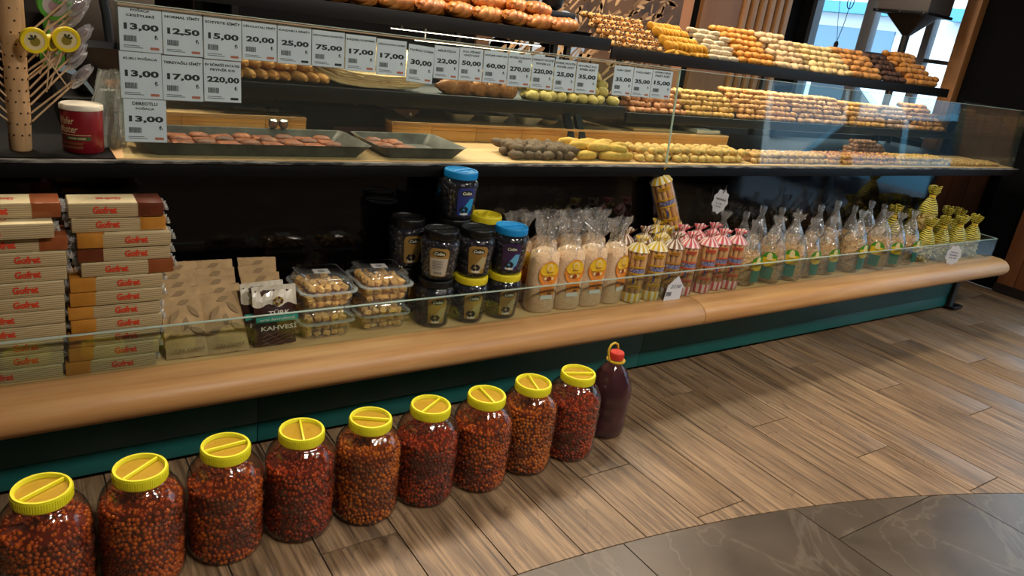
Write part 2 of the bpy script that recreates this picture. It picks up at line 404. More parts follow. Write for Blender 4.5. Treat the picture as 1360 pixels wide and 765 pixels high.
# back wall finish: wheat poster, plain oak panel, ribbed oak slats, dark strip
MB().box((4.86, YB-.04, 0), (5.32, YB, 2.8)).build('wood_panel', wood('plain_oak_panel', [(0.2,'6A4526'),(.8,'8A5F38')], (14,14,1.2), .5, .05, 0), wb)
MB().box((5.32, YB-.015, 0), (6.0, YB, 2.8)).build('backing_panel', mat('slat_backing', '2A1C12', .7), wb)
for i in range(6):
    MB().box((5.345+.112*i, YB-.055, 0), (5.405+.112*i, YB-.015, 2.8), bev=.003).build('slat', M_slat, wb)
MB().box((4.64, YB-.03, 0), (4.76, YB, 2.8)).build('side_board', mat('terracotta_board', 'A8714A', .6), wb)
po = tag(MB().box((2.75, YB-.03, .9), (4.64, YB-.006, 2.5)).build('wheat_poster', noisy('poster_print_ground', [(.35,'2E2119'),(.6,'5B4029')], (5,5,5), .5)), 'large wall poster of golden wheat ears on a dark ground', 'poster')
mb = MB()
for i in range(420):
    x = U(2.95, 4.6); z = U(.95, 2.45); a = U(-.3, .9) + (1.1 if R.random() < .4 else 0); l = U(.03, .075); w = l*U(.22, .34)
    if x + l > 4.62: continue
    c, s_ = math.cos(a), math.sin(a)
    mb.add([(x + c*l*math.cos(t) - s_*w*math.sin(t), 0, z + s_*l*math.cos(t) + c*w*math.sin(t)) for t in [2*PI*q/8 for q in range(8)]], [tuple(range(8))], i % 3)
for i in range(60):
    x = U(3.0, 4.5); z = U(1.0, 2.3); a = U(.5, 1.0); l = U(.1, .35); w = .007
    if x + l*math.cos(a) > 4.62 or z + l*math.sin(a) > 2.48: continue
    c, s_ = math.cos(a), math.sin(a)
    mb.add([(x - s_*w, 0, z + c*w), (x + s_*w, 0, z - c*w), (x + l*c + s_*w, 0, z + l*s_ - c*w), (x + l*c - s_*w, 0, z + l*s_ + c*w)], [(0,1,2,3)], i % 3)
mb.build('wheat_print', [mat('wheat_a', '9C7A55', .6), mat('wheat_b', 'B8946A', .6), mat('wheat_c', '7A5A3C', .6)], po, smooth=0, loc=(0, YB-.0315, 0))
mb = MB()
for i in range(14):
    x = U(2.8, 3.5); z = U(1.25, 2.3); l = U(.1, .28); w = l*U(.35, .6)
    x = min(max(x, 2.77+l), 3.6)
    mb.add([(x + l*math.cos(t), 0, z + w*math.sin(t)) for t in [2*PI*q/14 for q in range(14)]], [tuple(range(14))], i % 2)
mb.build('sky_print', [mat('poster_sky_a', '8DA3BC', .6), mat('poster_sky_b', 'A9B8C8', .6)], po, smooth=0, loc=(0, YB-.0308, 0))

# ------------------------------------------------------------------ street outside
struct('pavement', MB().box((XW+.1, -14, -.2), (26, 30, -.08)), noisy('asphalt', [(0,'6C7076'),(1,'868A90')], (1,1,1), .8))
fb = thing('street_facade', 'pale building across the street seen through the window', 'building', (17, 0, -.08))
MB().box((0, -14, 0), (2, 30, 9)).build('wall', noisy('pale_render', [(0,'D2D8DC'),(1,'E0E4E6')], (.3,.3,.3), .8), fb)
for i in range(9):
    MB().box((-.06, -8+3.6*i, 1.0), (.02, -6+3.6*i, 2.4)).build('window', mat('facade_glass', '5C7E96', .15), fb)
    MB().box((-.3, -8.4+3.6*i, 2.7), (0, -5.6+3.6*i, 2.95)).build('awning', mat('awning_blue', '4F93B8', .6), fb)
def car(loc, rz, label, paint):
    t = thing('car', label, 'car', loc, (0, 0, rz))
    prof = [(-2.1,.35),(-2.12,.8),(-1.35,.95),(-.75,1.42),(.75,1.46),(1.45,1.0),(2.05,.86),(2.12,.4),(1.9,.3),(-1.9,.3)]
    n = len(prof)
    def sec(w, s=1): return [(x*s, w, z) for x, z in prof]
    m = MB(); vs = sec(-.82) + sec(.82); m.add(vs, [tuple(range(n)), tuple(range(n, 2*n))[::-1]] + [(i, n+i, n+(i+1)%n, (i+1)%n) for i in range(n)]); m.build('body', paint, t)
    gm = mat('car_glass', '16303F', .08)
    for s_ in (-1, 1):
        m = MB(); y = s_*.825
        for q in ([(-1.2,.97),(-.72,1.36),(-.08,1.38),(-.08,.98)], [(.0,.98),(.0,1.38),(.7,1.39),(1.2,1.02)]):
            m.add([(x, y, z) for x, z in q] + [(x, y+s_*.01, z) for x, z in q], [(0,1,2,3),(4,5,6,7),(0,1,5,4),(1,2,6,5),(2,3,7,6),(3,0,4,7)])
        m.build('side_window', gm, t, smooth=0)
    for x in (-1.3, 1.3):
        for s_ in (-1, 1):
            MB().lathe([(.02,-.09),(.32,-.09),(.34,0),(.32,.09),(.02,.09)], 20, M=Matrix.Translation((x, s_*.75, .34)) @ Matrix.Rotation(PI/2, 4, 'X')).build('wheel', mat('tyre', '101010', .7), t)
    return t
car((10.2, 6.6, -.08), PI/2, 'pale blue-white car parked outside the window', mat('car_white', 'BFE0EE', .25, coat=.4))
car((10.4, 11.6, -.08), PI/2, 'turquoise car parked further along the street', mat('car_teal', '3F9FB8', .25, coat=.4))
car((9.4, .2, -.08), PI/2, 'light blue car parked outside the shop door', mat('car_blue', '7FC4E8', .25, coat=.4))

# ------------------------------------------------------------------ ceiling lamps (above the frame)
def lamp(x, y, power, warm, label, sz=.34):
    t = thing('ceiling_lamp', label, 'lamp', (x, y, ZC))
    MB().box((-.2, -.2, -.05), (.2, .2, 0), bev=.006).build('housing', mat('lamp_housing', 'D8D4CC', .5), t)
    MB().box((-.17, -.17, -.056), (.17, .17, -.05)).build('diffuser', mat('lamp_glow', 'FFE8C8', .5, emit='FFE3BF', estr=6), t)
    ld = bpy.data.lights.new('lamp_light', 'AREA'); ld.energy = power; ld.color = warm; ld.shape = 'SQUARE'; ld.size = sz
    lo = bpy.data.objects.new('lamp_light', ld); COL.objects.link(lo); lo.parent = t; lo.location = (0, 0, -.062)
WARM = (1, .84, .66); NEUT = (1, .91, .80)
for i, x in enumerate((-.3, .8, 1.9, 3.0, 4.1)):
    lamp(x, 3.3, LAMP_STAFF, WARM, f'square warm ceiling lamp above the display shelves, {ORD[i]} from the left')
for i, x in enumerate((.9, 2.4, 3.9)):
    lamp(x, -.3, LAMP_FRONT, NEUT, f'square ceiling lamp above the customer aisle, {ORD[i]} from the left')
# ------------------------------------------------------------------ the counter
CT = thing('display_counter', 'long bakery counter with teal base, beech rail and glass-fronted display', 'counter', (0, 0, 0))
ZD = .385                                  # lower display deck
XE = 5.38                                  # end of the lower deck
XU = 6.0                                   # end of the upper display
MB().box((-1.2, 2.18, .035), (5.2, 3.0, .36)).box((-1.2, 2.436, .36), (XU, 3.29, .874)).build('body', M_black, CT)
for x0, x1 in ((-1.2, .62), (.622, 2.35), (2.352, 5.2)):
    MB().box((x0, 2.15, .098), (x1, 2.18, .33), bev=.002).build('base_panel', M_teal, CT)
    MB().box((x0, 2.156, .022), (x1, 2.18, .095), bev=.002).build('kick_panel', M_teal, CT)
MB().box((5.2, 2.13, .02), (5.26, 2.6, .35), bev=.004).box((5.22, 2.10, .012), (5.34, 2.22, .03), bev=.003).build('end_bracket', mat('black_steel', '0D0D0E', .35, .3), CT)
for x in (-.8, .9, 2.6, 4.3, 5.1):
    MB().lathe([(.03, 0), (.03, .012), (.014, .014), (.014, .045)], 14, M=Matrix.Translation((x, 2.3, 0))).build('foot', MATS['black_steel'], CT)
# bullnose rail, three lengths
def rail_seg(x0, x1, capr=False):
    prof = []
    yc, zc, rz, ry = 2.025, .338, .057, .08
    for i in range(17):
        a = -PI/2 + PI * i / 16
        prof.append((yc - ry*math.cos(a), zc + rz*math.sin(a)))
    prof += [(2.075, zc+rz), (2.075, zc-rz)]
    m = MB(); n = len(prof); secs = [(x0, 1), (x0+.0015, 1)]
    xs = [(x0, .985), (x0+.003, 1)] + ([(x1-.05, 1), (x1-.025, .96), (x1-.008, .86), (x1, .7)] if capr else [(x1-.003, 1), (x1, .985)])
    vs = []
    for x, s_ in xs: vs += [(x, 2.05 + (y-2.05)*s_, zc + (z-zc)*s_) for y, z in prof]
    fs = [tuple(range(n))] + [tuple((len(xs)-1)*n + i for i in range(n))[::-1]]
    for j in range(len(xs)-1):
        for i in range(n): fs.append((j*n+i, (j+1)*n+i, (j+1)*n+(i+1)%n, j*n+(i+1)%n))
    m.add(vs, fs); return m.build('rail', M_rail, CT, smooth=40)
rail_seg(-1.2, 2.486); rail_seg(2.4895, 5.46, True)
MB().box((-1.2, 2.06, .362), (XE, 2.42, ZD), bev=.001).build('lower_deck', M_deckwood, CT)
MB().box((-1.2, 2.42, .362), (XU, 2.435, .8745)).build('back_panel', M_blackgloss, CT)
# low guard glass: three panes with a bright ground edge
for x0, x1 in ((-1.2, .86), (.863, 2.487), (2.49, XE)):
    gp = MB().box((x0, 2.058, .386), (x1, 2.066, .520)).build('guard_pane', M_guard, CT)
    MB().box((x0, 2.0575, .520), (x1, 2.0665, .5222)).build('pane_edge', M_edge, gp)
gp = MB().box((XE, 2.066, .386), (XE+.008, 2.40, .520)).build('guard_pane', M_guard, CT)
MB().box((XE-.0005, 2.066, .520), (XE+.0085, 2.40, .5222)).build('pane_edge', M_edge, gp)
# ledge under the upper glass, with a worn pale front edge
MB().box((-1.3404, 2.3435, .8747), (XU+.03, 2.759, .9161), bev=.002).build('ledge', M_black, CT)
worn = noisy('worn_edge_strip', [(.42,'1A1A1A'),(.55,'77746E'),(.75,'A8A49C')], (12,60,60), .5)
MB().box((-1.3404, 2.339, .9166), (XU+.03, 2.3591, .925), bev=.001).build('edge_strip', worn, CT)
MB().box((.2681, 2.3625, .9161), (XU, 2.7568, .9272)).build('upper_deck', M_deckwood, CT)
MB().box((-1.3404, 2.3625, .9161), (.2658, 3.2952, .9272)).build('side_ledge', M_black, CT)
MB().box((.2681, 2.7568, .8803), (XU, 3.2952, .9261)).build('rear_deck', M_black, CT)
# upper glass (leaning back a little): two panes, clear end pane
def lean_pane(x0, x1, name='glass_pane'):
    yb, yt, zb, th = 2.3658, 2.396, .9261, .0065
    def zt_at(x): return 1.3517 - .0055*(x-.29)
    vs = []
    for x in (x0, x1):
        z = zt_at(x); vs += [(x,yb,zb),(x,yb+th,zb),(x,yt+th,z),(x,yt,z)]
    p = MB().add(vs, [(0,1,2,3),(7,6,5,4),(0,4,5,1),(1,5,6,2),(2,6,7,3),(3,7,4,0)]).build(name, M_glass, CT, smooth=0)
    vs = []
    for x in (x0, x1):
        z = zt_at(x); vs += [(x,yt-.0003,z),(x,yt+th+.0003,z),(x,yt+th+.0003,z+.0022),(x,yt-.0003,z+.0022)]
    MB().add(vs, [(0,1,2,3),(7,6,5,4),(0,4,5,1),(1,5,6,2),(2,6,7,3),(3,7,4,0)]).build('pane_edge', M_edge, p, smooth=0)
lean_pane(.2882, 2.4931); lean_pane(2.4976, XU)
MB().box((2.4937, 2.3636, .9261), (2.4971, 2.3747, .9474)).add([(2.4934, 2.3647, .9261),(2.4974, 2.3647, .9261),(2.4974, 2.3948, 1.3383),(2.4934, 2.3948, 1.3383),(2.4934, 2.3725, .9261),(2.4974, 2.3725, .9261),(2.4974, 2.4027, 1.3383),(2.4934, 2.4027, 1.3383)], [(0,1,2,3),(4,5,6,7),(0,1,5,4),(1,2,6,5),(2,3,7,6),(3,0,4,7)]).build('pane_joint', M_edge, CT, smooth=0)
MB().add([(XU, 2.3736, .9261),(XU, 2.8483, .9261),(XU, 2.8483, 1.3215),(XU, 2.4038, 1.3215),(XU+.006, 2.3736, .9261),(XU+.006, 2.8483, .9261),(XU+.006, 2.8483, 1.3215),(XU+.006, 2.4038, 1.3215)], [(0,1,2,3),(4,5,6,7),(0,1,5,4),(1,2,6,5),(2,3,7,6),(3,0,4,7)]).build('end_glass', M_glass, CT, smooth=0)
# tape strip along the top of the glass where the cards hang
MB().add([(.2927, 2.3859, 1.3456),(2.4686, 2.3859, 1.3333),(2.4686, 2.3865, 1.3366),(.2927, 2.3865, 1.35),(.2927, 2.3887, 1.3456),(2.4686, 2.3887, 1.3333),(2.4686, 2.3893, 1.3366),(.2927, 2.3893, 1.35)], [(0,1,2,3),(4,5,6,7),(0,1,5,4),(1,2,6,5),(2,3,7,6),(3,0,4,7)]).build('card_strip', mat('brown_tape', 'A58A68', .6), CT, smooth=0)

# raised wooden worktops behind the deck, faced with boards
def worktop(x0, x1, label, joints):
    t = thing('worktop', label, 'worktop', (0, 0, 0))
    MB().box((x0, 2.7568, .9898), (x1, 3.2728, 1.001)).build('top', M_deckwood, t)
    MB().box((x0, 2.7757, .9272), (x1, 3.2728, .9898)).build('core', M_block, t)
    for a, b in zip(joints[:-1], joints[1:]):
        w = (b-a)
        MB().box((-w/2+.0008, 2.7568, .9725), (w/2-.0008, 2.7757, .9892), bev=.001).build('strip_board', M_block, t, loc=((a+b)/2, 0, 0))
        MB().box((-w/2+.0008, 2.7568, .9284), (w/2-.0008, 2.7757, .9717), bev=.001).build('front_board', M_block, t, loc=((a+b)/2, 0, 0))
    return t
worktop(.3351, .9573, 'short wooden worktop covered with papers behind the left trays', [.3351, .5194, .8042, .9573])
worktop(1.3114, 3.351, 'long wooden worktop with scale and dishes behind the display glass', [1.3114, 1.4912, 1.709, 1.9492, 2.234, 2.6361, 2.9265, 3.351])

# ------------------------------------------------------------------ shelves
def shelf(x0, x1, yf, yb, z0, z1, label, posts, plo):
    t = thing('display_shelf', label, 'shelf')
    MB().box((x0, yf, z0), (x1, yf+.012, z1), bev=.001).build('front_lip', M_shelf, t)
    MB().box((x0, yf+.012, z1-.012), (x1, yb, z1-.004)).build('board', M_shelf, t)
    for x, y in posts:
        MB().box((x-.014, y-.014, plo), (x+.014, y+.014, z1-.012)).build('post', mat('shelf_post', '2A2C30', .4, .5), t)
    return t
LS_ = shelf(.6144, 2.5803, 2.7925, 3.2616, 1.0568, 1.1149, 'lower black shelf on the left holding loaves, flatbread and croissants', [(.6702, 3.217), (1.117, 3.217), (2.45, 3.217)], 1.0015)
for xb, xt in ((2.235, 2.215), (2.305, 2.280)):
    MB().add([(xb-.018,2.728,.9275),(xb+.018,2.728,.9275),(xb+.018,2.752,.9275),(xb-.018,2.752,.9275),(xt-.018,2.806,1.1025),(xt+.018,2.806,1.1025),(xt+.018,2.83,1.1025),(xt-.018,2.83,1.1025)], [(0,3,2,1),(4,5,6,7),(0,1,5,4),(1,2,6,5),(2,3,7,6),(3,0,4,7)]).build('brace', mat('shelf_post', '2A2C30', .4, .5), LS_, smooth=0)
shelf(2.597, 5.8866, 2.7925, 3.2616, 1.0423, 1.0903, 'lower black shelf on the right holding rows of small cookies', [(5.8084, 3.217), (4.3563, 3.217), (2.6808, 3.217)], .9272)
shelf(.2234, 2.5133, 2.9042, 3.351, 1.364, 1.421, 'upper black shelf on the left holding glazed braided buns', [(.6925, 3.3175), (2.4797, 3.3175)], .9272)
shelf(2.5267, 5.8531, 2.9042, 3.351, 1.3294, 1.3897, 'upper black shelf on the right holding eight piles of cookies', [(2.5691, 3.3175), (4.2446, 3.3175), (5.7861, 3.3175)], .9272)
for nm, x0, x1, y, z in (('front', 1.385, 2.165, 3.0, 1.352), ('rear', 1.6, 2.30, 3.2, 1.306), ('right', 2.6808, 5.6967, 2.9936, 1.3757)):
    t = thing('led_strip', f'strip of small white lights under the upper shelf, {"closer to the glass" if nm=="front" else "further from the glass" if nm=="rear" else "along its right half"}', 'light strip', (0,0,0), (0,0,0), 'strips of lights under the upper shelves')
    MB().box((x0, y-.006, z-.004), (x1, y+.006, z)).build('channel', M_steel, t)
    if z < 1.36:
        for xx in (x0+.05, x1-.05): MB().box((xx-.004, y-.003, z), (xx+.004, y+.003, 1.409)).build('hanger', M_steel, t)
    m = MB(); k = 60
    for i in range(k):
        xx = x0 + (x1-x0)*(i+.5)/k; m.box((xx-.004, y-.004, z-.0065), (xx+.004, y+.004, z-.004))
    tag(m.build('diodes', mat('led_glow', 'FFF3DC', .5, emit='FFF0D5', estr=9), t, smooth=0), kind='stuff')
    ld = bpy.data.lights.new('strip_light', 'AREA'); ld.shape = 'RECTANGLE'; ld.size = x1-x0; ld.size_y = .02; ld.energy = LED_W*(x1-x0); ld.color = (1, .86, .66)
    lo = bpy.data.objects.new('strip_light', ld); COL.objects.link(lo); lo.parent = t; lo.location = ((x0+x1)/2, y, z-.008)

# ------------------------------------------------------------------ price cards on the glass
M_card = noisy('price_card', [(.3,'DCDEEE'),(.7,'E8EAF6')], (9,9,9), .45)
M_ink = mat('card_ink', '1B1D24', .6); M_redink = mat('card_red_ink', 'C8745E', .6); M_cardedge = mat('card_sleeve', '8A8D92', .4)
def price_card(x0, x1, zt, zb, name_lines, price, label, tilt=0, red=True):
    w = x1-x0; h = zt-zb; zc = (zt+zb)/2
    y = 2.3658 + (zc-.9261)/(1.3404-.9261)*.0302 - .0024
    t = thing('price_card', label, 'price card', ((x0+x1)/2, y, zb), (-math.atan2(.0302,.4143), tilt, 0), 'price cards on the display glass')
    MB().box((-w/2, -.0006, 0), (w/2, .0006, h)).build('card', M_card, t, smooth=0)
    MB().box((-w/2-.001, -.0002, -.001), (w/2+.001, .0008, h+.001)).build('sleeve', M_cardedge, t, smooth=0)
    m = MB(); F = Matrix.Translation((0, -.0009, 0)) @ FACE
    text_into(m, price, .002, h*.53, w*(.82 if len(price) < 6 else .88), h*.17, 0, F, .045)
    n = len(name_lines)
    for i, s in enumerate(name_lines):
        text_into(m, s, 0, h*(.865 if n == 1 else .90 - .115*i), min(w*.94, w*.074*len(s)), h*.078, 0, F, .04)
    # lira sign
    text_into(m, '\u20ba', w*.36, h*.34, w*.085, h*.105, 0, F, .02)
    # barcode and small print
    bx = -w*.40
    q = random.Random(sum(ord(c) for c in price))
    while bx < -w*.12:
        b = q.uniform(.0008, .0020); m.box((bx, -.0010, h*.21), (min(bx+b, -w*.11), -.0007, h*.34)); bx += b + q.uniform(.0006, .0013)
    for i, l in enumerate((.38, .46)):
        m.box((-w*.42, -.0010, h*(.115-.04*i)), (-w*.42+w*l, -.0007, h*(.128-.04*i)))
    m.build('print', M_ink, t, smooth=0)
    m = MB()
    for i in range(4): m.lathe([(.0001,0),(w*.038,0),(w*.038,.0003)], 10, M=Matrix.Translation((w*(.24+.05*i), -.0008, h*.085)) @ Matrix.Rotation(PI/2, 4, 'X') , caps=False)
    text_into(m, 'simit', w*.32, h*.085, w*.2, h*.05, 0, F, .03)
    m.build('emblem', M_redink if red else M_ink, t, smooth=0)
    return t
CARDS = [(.2949,.4032,1.3472,1.2255,['POĞAÇA','ÇEŞİTLERİ'],'13,00'),(.4066,.5127,1.345,1.2244,['NORMAL SİMİT'],'12,50'),(.5161,.6222,1.3428,1.2221,['SOSYETE SİMİT'],'15,00'),
 (.6255,.7283,1.3405,1.2288,['ÇİKOLATALI SİMİT'],'20,00'),(.7316,.8366,1.3405,1.2266,['KAŞARLI SİMİT'],'25,00'),(.84,.9472,1.3361,1.2266,['KRUVASAN SANDVİÇ'],'75,00'),
 (.9517,1.0567,1.3338,1.2221,['KAŞARLI KAPAMA'],'17,00'),(1.0612,1.1684,1.3305,1.2177,['ÇİKOLATALI AÇMA'],'17,00'),(1.1728,1.2734,1.3227,1.1998,['TAHİNLİ ÇÖREK'],'30,00'),
 (1.2778,1.3761,1.3294,1.2199,['MİNİ PİZZA'],'22,00'),(1.3795,1.4767,1.3316,1.2199,['KOL PİDESİ','ÇEŞİTLERİ'],'50,00'),(1.4811,1.585,1.3305,1.2188,['GÖZLEME ÇEŞİTLERİ'],'60,00'),
 (1.5895,1.6945,1.3294,1.2132,['PEYNİRLİ KARAKÖY','KG'],'270,00'),(1.699,1.8017,1.3305,1.211,['KARAKÖY PATATES','PEYNİR KG'],'220,00'),(1.8073,1.9112,1.3271,1.2076,['BÖREK PATATES','PEYNİR ADET'],'25,00'),(1.9168,2.0262,1.3249,1.2076,['PEYNİRLİ KOL','BÖREK ADET'],'35,00'),
 (2.1145,2.2206,1.3282,1.211,['KURU SİMİT'],'35,00'),(2.2239,2.3301,1.3271,1.211,['TUZLU SİMİT'],'35,00'),(2.3334,2.4529,1.3294,1.211,['SUSAM ÇUBUK','PAKET ADET'],'15,00'),
 (.2915,.3988,1.2232,1.097,['KURU POĞAÇA'],'13,00'),(.401,.5105,1.221,1.097,['TEREYAĞLI SİMİT'],'17,00'),(.5138,.6199,1.2188,1.0993,['EV BÖREĞİ PATATES','PEYNİR KG'],'220,00'),(.2949,.4055,1.0948,.9742,['DEREOTLU','POĞAÇA'],'13,00')]
for i, (x0, x1, zt, zb, nm, pr) in enumerate(CARDS):
    s = ' '.join(nm).lower().replace('i̇', 'i')
    if i in (14, 15, 16, 17, 18, 12, 11, 10):
        where = {10:'third right of the tilted card', 11:'fourth right of the tilted card', 12:'showing 270,00', 13:'', 14:'showing 25,00, second left of the gap', 15:'just left of the gap in the row', 16:'first of the three right of the gap', 17:'middle of the three right of the gap', 18:'last of the row beside the pane joint'}[i]
        lab = f'white price card reading {pr}, {where}'
        if i == 12: lab = 'white price card reading 270,00 in the upper row'
    else: lab = f'white price card reading {pr} for {s}'
    if i == 10: lab = 'white price card reading 50,00 in the upper row'
    if i == 11: lab = 'white price card reading 60,00 in the upper row'
    price_card(x0, x1, zt, zb, nm, pr, lab, tilt=.045 if i == 8 else U(-.008, .008), red=i not in (4, 5, 21))

# tags: on the back panel and on the guard
def flower(rx, rz, n=9):
    return [((1+.07*math.cos(n*t))*rx*math.cos(t), (1+.07*math.cos(n*t))*rz*math.sin(t)) for t in [2*PI*i/72 for i in range(72)]]
M_tagw = mat('tag_white', 'C9CCD2', .5)
t = thing('price_tag', 'white flower-edged price tag stuck on the black back panel', 'price tag', (2.955, 2.392, .735), (0, .12, -.75))
m = MB().poly(flower(.036, .062), .0012, 0, Matrix.Translation((0, -.0002, 0)) @ FACE); m.build('tag', M_tagw, t, smooth=0)
m = MB(); F = Matrix.Translation((0, -.0018, 0)) @ FACE
text_into(m, 'GRİSSİNİ', 0, .012, .05, .012, 0, F, .04); text_into(m, '2 x 40', -.004, -.012, .03, .008, 0, F, .02); text_into(m, '25,00', -.004, -.028, .03, .008, 0, F, .02); m.build('print', M_ink, t, smooth=0)
MB().tube([(0,-.002,.045),(.003,-.004,.06),(.004,-.002,.085)], .0025, 6).build('loop', M_steel, t)
t = thing('price_tag', 'white folded paper tag with handwritten price taped to the guard glass', 'price tag', (2.368, 2.0555, .388), (0, .03, 0))
m = MB().poly([(-.05,0),(.05,0),(.053,.06),(.062,.062),(.012,.118),(-.042,.075)], .0012, 0, FACE); m.build('tag', M_tagw, t, smooth=0)
m = MB(); F = Matrix.Translation((0, -.0018, 0)) @ FACE
text_into(m, '27,50', .008, .068, .066, .018, 0, F, .02, shear=.3)
for i in range(9): m.box((-.042+.0036*i, -.0019, .026), (-.042+.0036*i+.0018, -.0016, .046))
m.build('print', M_ink, t, smooth=0)
t = thing('price_tag', 'small white flower-edged price tag hooked on the guard glass at the right', 'price tag', (4.775, 2.030, .455), (0, .05, -.55))
m = MB().poly(flower(.046, .06), .0012, 0, FACE); m.build('tag', M_tagw, t, smooth=0)
m = MB(); F = Matrix.Translation((0, -.0018, 0)) @ FACE
for i, s in enumerate(('ERİŞTE', 'MAKARNA', '35,00')): text_into(m, s, 0, .018-.018*i, .05, .010, 0, F, .03)
m.build('print', mat('tag_blue_ink', '3A4270', .6), t, smooth=0)
# ------------------------------------------------------------------ big pickle jars on the floor
M_jar = film('clear_jar_plastic', 'EBD6C6', .965, .07, haze='B89C88', gloss=1.7, bump=.18, bscale=25)
M_lid = noisy('yellow_lid', [(.3,'D8D012'),(.7,'E6E02C')], (12,12,12), .42)
M_lidin = noisy('yellow_lid_inner', [(.26,'968C1C'),(.34,'D2CA20'),(.8,'E0DA32')], (18,18,18), .5)
def berry_mat(n, a, b, c):
    return noisy(n, [(.3,a),(.5,b),(.72,c)], (45,45,45), .25, spec=.6)
BERRY = [[berry_mat('berries_%s_%d' % (n, k), *c) for k, c in enumerate(cs)] for n, cs in (
 ('orange', (('9A4210','C46A16','DA8A2A'), ('7E2E0E','A84A12','C06A1E'), ('4E1C0E','6E2E12','8A4018'))),
 ('red', (('8A2A10','B44A16','CC6A24'), ('6A1C10','902E12','AC4418'), ('401210','5E1E12','762C16'))),
 ('amber', (('A85A10','CE8018','E0A030'), ('8A420E','B06214','C8801E'), ('5A2A0E','7E4212','985A18'))))]
LIQ = [noisy('brine_brown', [(.3,'4E2010'),(.7,'743216')], (14,14,14), .3), noisy('brine_red', [(.3,'4A1810'),(.7,'6E2414')], (14,14,14), .3), noisy('brine_amber', [(.3,'5C2C10'),(.7,'864618')], (14,14,14), .3)]
JB = [(.074,0),(.088,.002),(.096,.012),(.0985,.03),(.0985,.064),(.0965,.068),(.0985,.072),(.0995,.112),(.0975,.116),(.0995,.120),(.0995,.162),(.0970,.166),(.0990,.170),(.0985,.196),(.0955,.214),(.088,.231),(.076,.246),(.065,.256),(.058,.262),(.057,.280)]
body_me = MB().lathe(JB, 48, caps=True).mesh('body', M_jar, 60)
def jr(z, d=.0022):
    for (r0,z0),(r1,z1) in zip(JB[:-1], JB[1:]):
        if z0 <= z <= z1: return r0 + (r1-r0)*(z-z0)/max(z1-z0,1e-6) - d
    return .05
def fill_mesh(seed, top):
    q = random.Random(seed); zs = [.004+ (top-.004)*i/18 for i in range(19)]
    liq = MB().lathe([(max(jr(z, .0125), .01), z) for z in zs] , 32).mesh('brine', LIQ[0], 60)
    m = MB(); ico = bmesh.new(); bmesh.ops.create_icosphere(ico, subdivisions=1, radius=1); ico.verts.index_update()
    V0 = [v.co.copy() for v in ico.verts]; F0 = [tuple(v.index for v in f.verts) for f in ico.faces]; ico.free()
    z = .009; row = 0
    while z < top:
        n = int(2*PI*jr(z)/.0128)
        for i in range(n):
            if q.random() < .07: continue
            r = q.uniform(.0052, .0068); a = 2*PI*(i + .5*(row % 2) + q.uniform(-.3,.3))/n; zz = z + q.uniform(-.0035,.0035)
            R0 = jr(max(.004, zz), .0024) - r - abs(q.gauss(0, .0022)); c = Vector((R0*math.cos(a), R0*math.sin(a), zz))
            patchv = math.sin(a*2.1+seed+zz*22) + .8*math.sin(zz*47-a*1.3+seed*2) + q.gauss(0,.55)
            m.add([c + v*r for v in V0], F0, 0 if patchv > .35 else 1 if patchv > -.7 else 2)
        z += .0105; row += 1
    for k in range(170):
        a = q.uniform(0, 2*PI); rr = math.sqrt(q.random())*(jr(top,.012)); r = q.uniform(.0048,.0068)
        m.add([Vector((rr*math.cos(a), rr*math.sin(a), top + q.uniform(-.003,.004))) + v*r for v in V0], F0, k % 2)
    return liq, m.mesh('berries', BERRY[0], 180)
FILL = [fill_mesh(3, .200), fill_mesh(5, .214), fill_mesh(9, .192)]
lid_me = MB().lathe([(.0575,.262),(.0610,.262),(.0620,.2645),(.0620,.285),(.0602,.289),(.0550,.289),(.0535,.287),(.0528,.2795)], 48, caps=False).mesh('lid', M_lid, 40)
rib = MB()
for i in range(72):
    a = 2*PI*i/72; rib.box((.0616,-.0010,.2655),(.0626,.0010,.284), M=Matrix.Rotation(a,4,'Z'))
rib_me = rib.mesh('grip_ribs', M_lid, 0)
disc_me = MB().lathe([(.0001,.2785),(.0530,.2785),(.0530,.2797),(.0001,.2797)], 40, caps=False).mesh('lid_recess', M_lidin, 40)
bar_me = MB().box((-.0525,-.0028,.2795),(.0525,.0028,.2878), bev=.001).mesh('grip_bar', M_lid)
def swap(o, m):
    o.material_slots[0].link = 'OBJECT'; o.material_slots[0].material = m
SPOTS = [(.008,1.695,.55),(.211,1.700,.65),(.416,1.724,.1),(.619,1.728,1.35),(.82,1.72,-.5),(1.02,1.726,.55),(1.221,1.722,1.5),(1.419,1.741,1.3),(1.62,1.748,-.35)]
KIND = [1,0,0,1,2,1,0,0,1]; BK = [0,0,0,1,2,1,0,2,1]
for i, (x, y, a) in enumerate(SPOTS):
    extra = ['at the left edge of the picture','','','','','','','','beside the dark red bottle'][i]
    t = thing('pickle_jar', f'big yellow-lidded jar of orange-red pickled berries, {ORD[i]} from the left on the floor', 'jar', (x, y, 0), (0, 0, a), 'yellow-lidded jars in a row on the floor')
    s = 1.10; t.scale = (1.0, 1.0, s)
    liq, ber = FILL[i % 3]
    link('body', body_me, t)
    l = link('brine', liq, t); swap(l, LIQ[KIND[i]])
    b = link('berries', ber, t, rot=(0,0,i*.9)); b['kind'] = 'stuff'
    for si in range(3): b.material_slots[si].link = 'OBJECT'; b.material_slots[si].material = BERRY[BK[i]][si]
    ld = link('lid', lid_me, t); link('grip_ribs', rib_me, ld)['kind'] = 'stuff'; link('lid_recess', disc_me, ld); link('grip_bar', bar_me, ld)
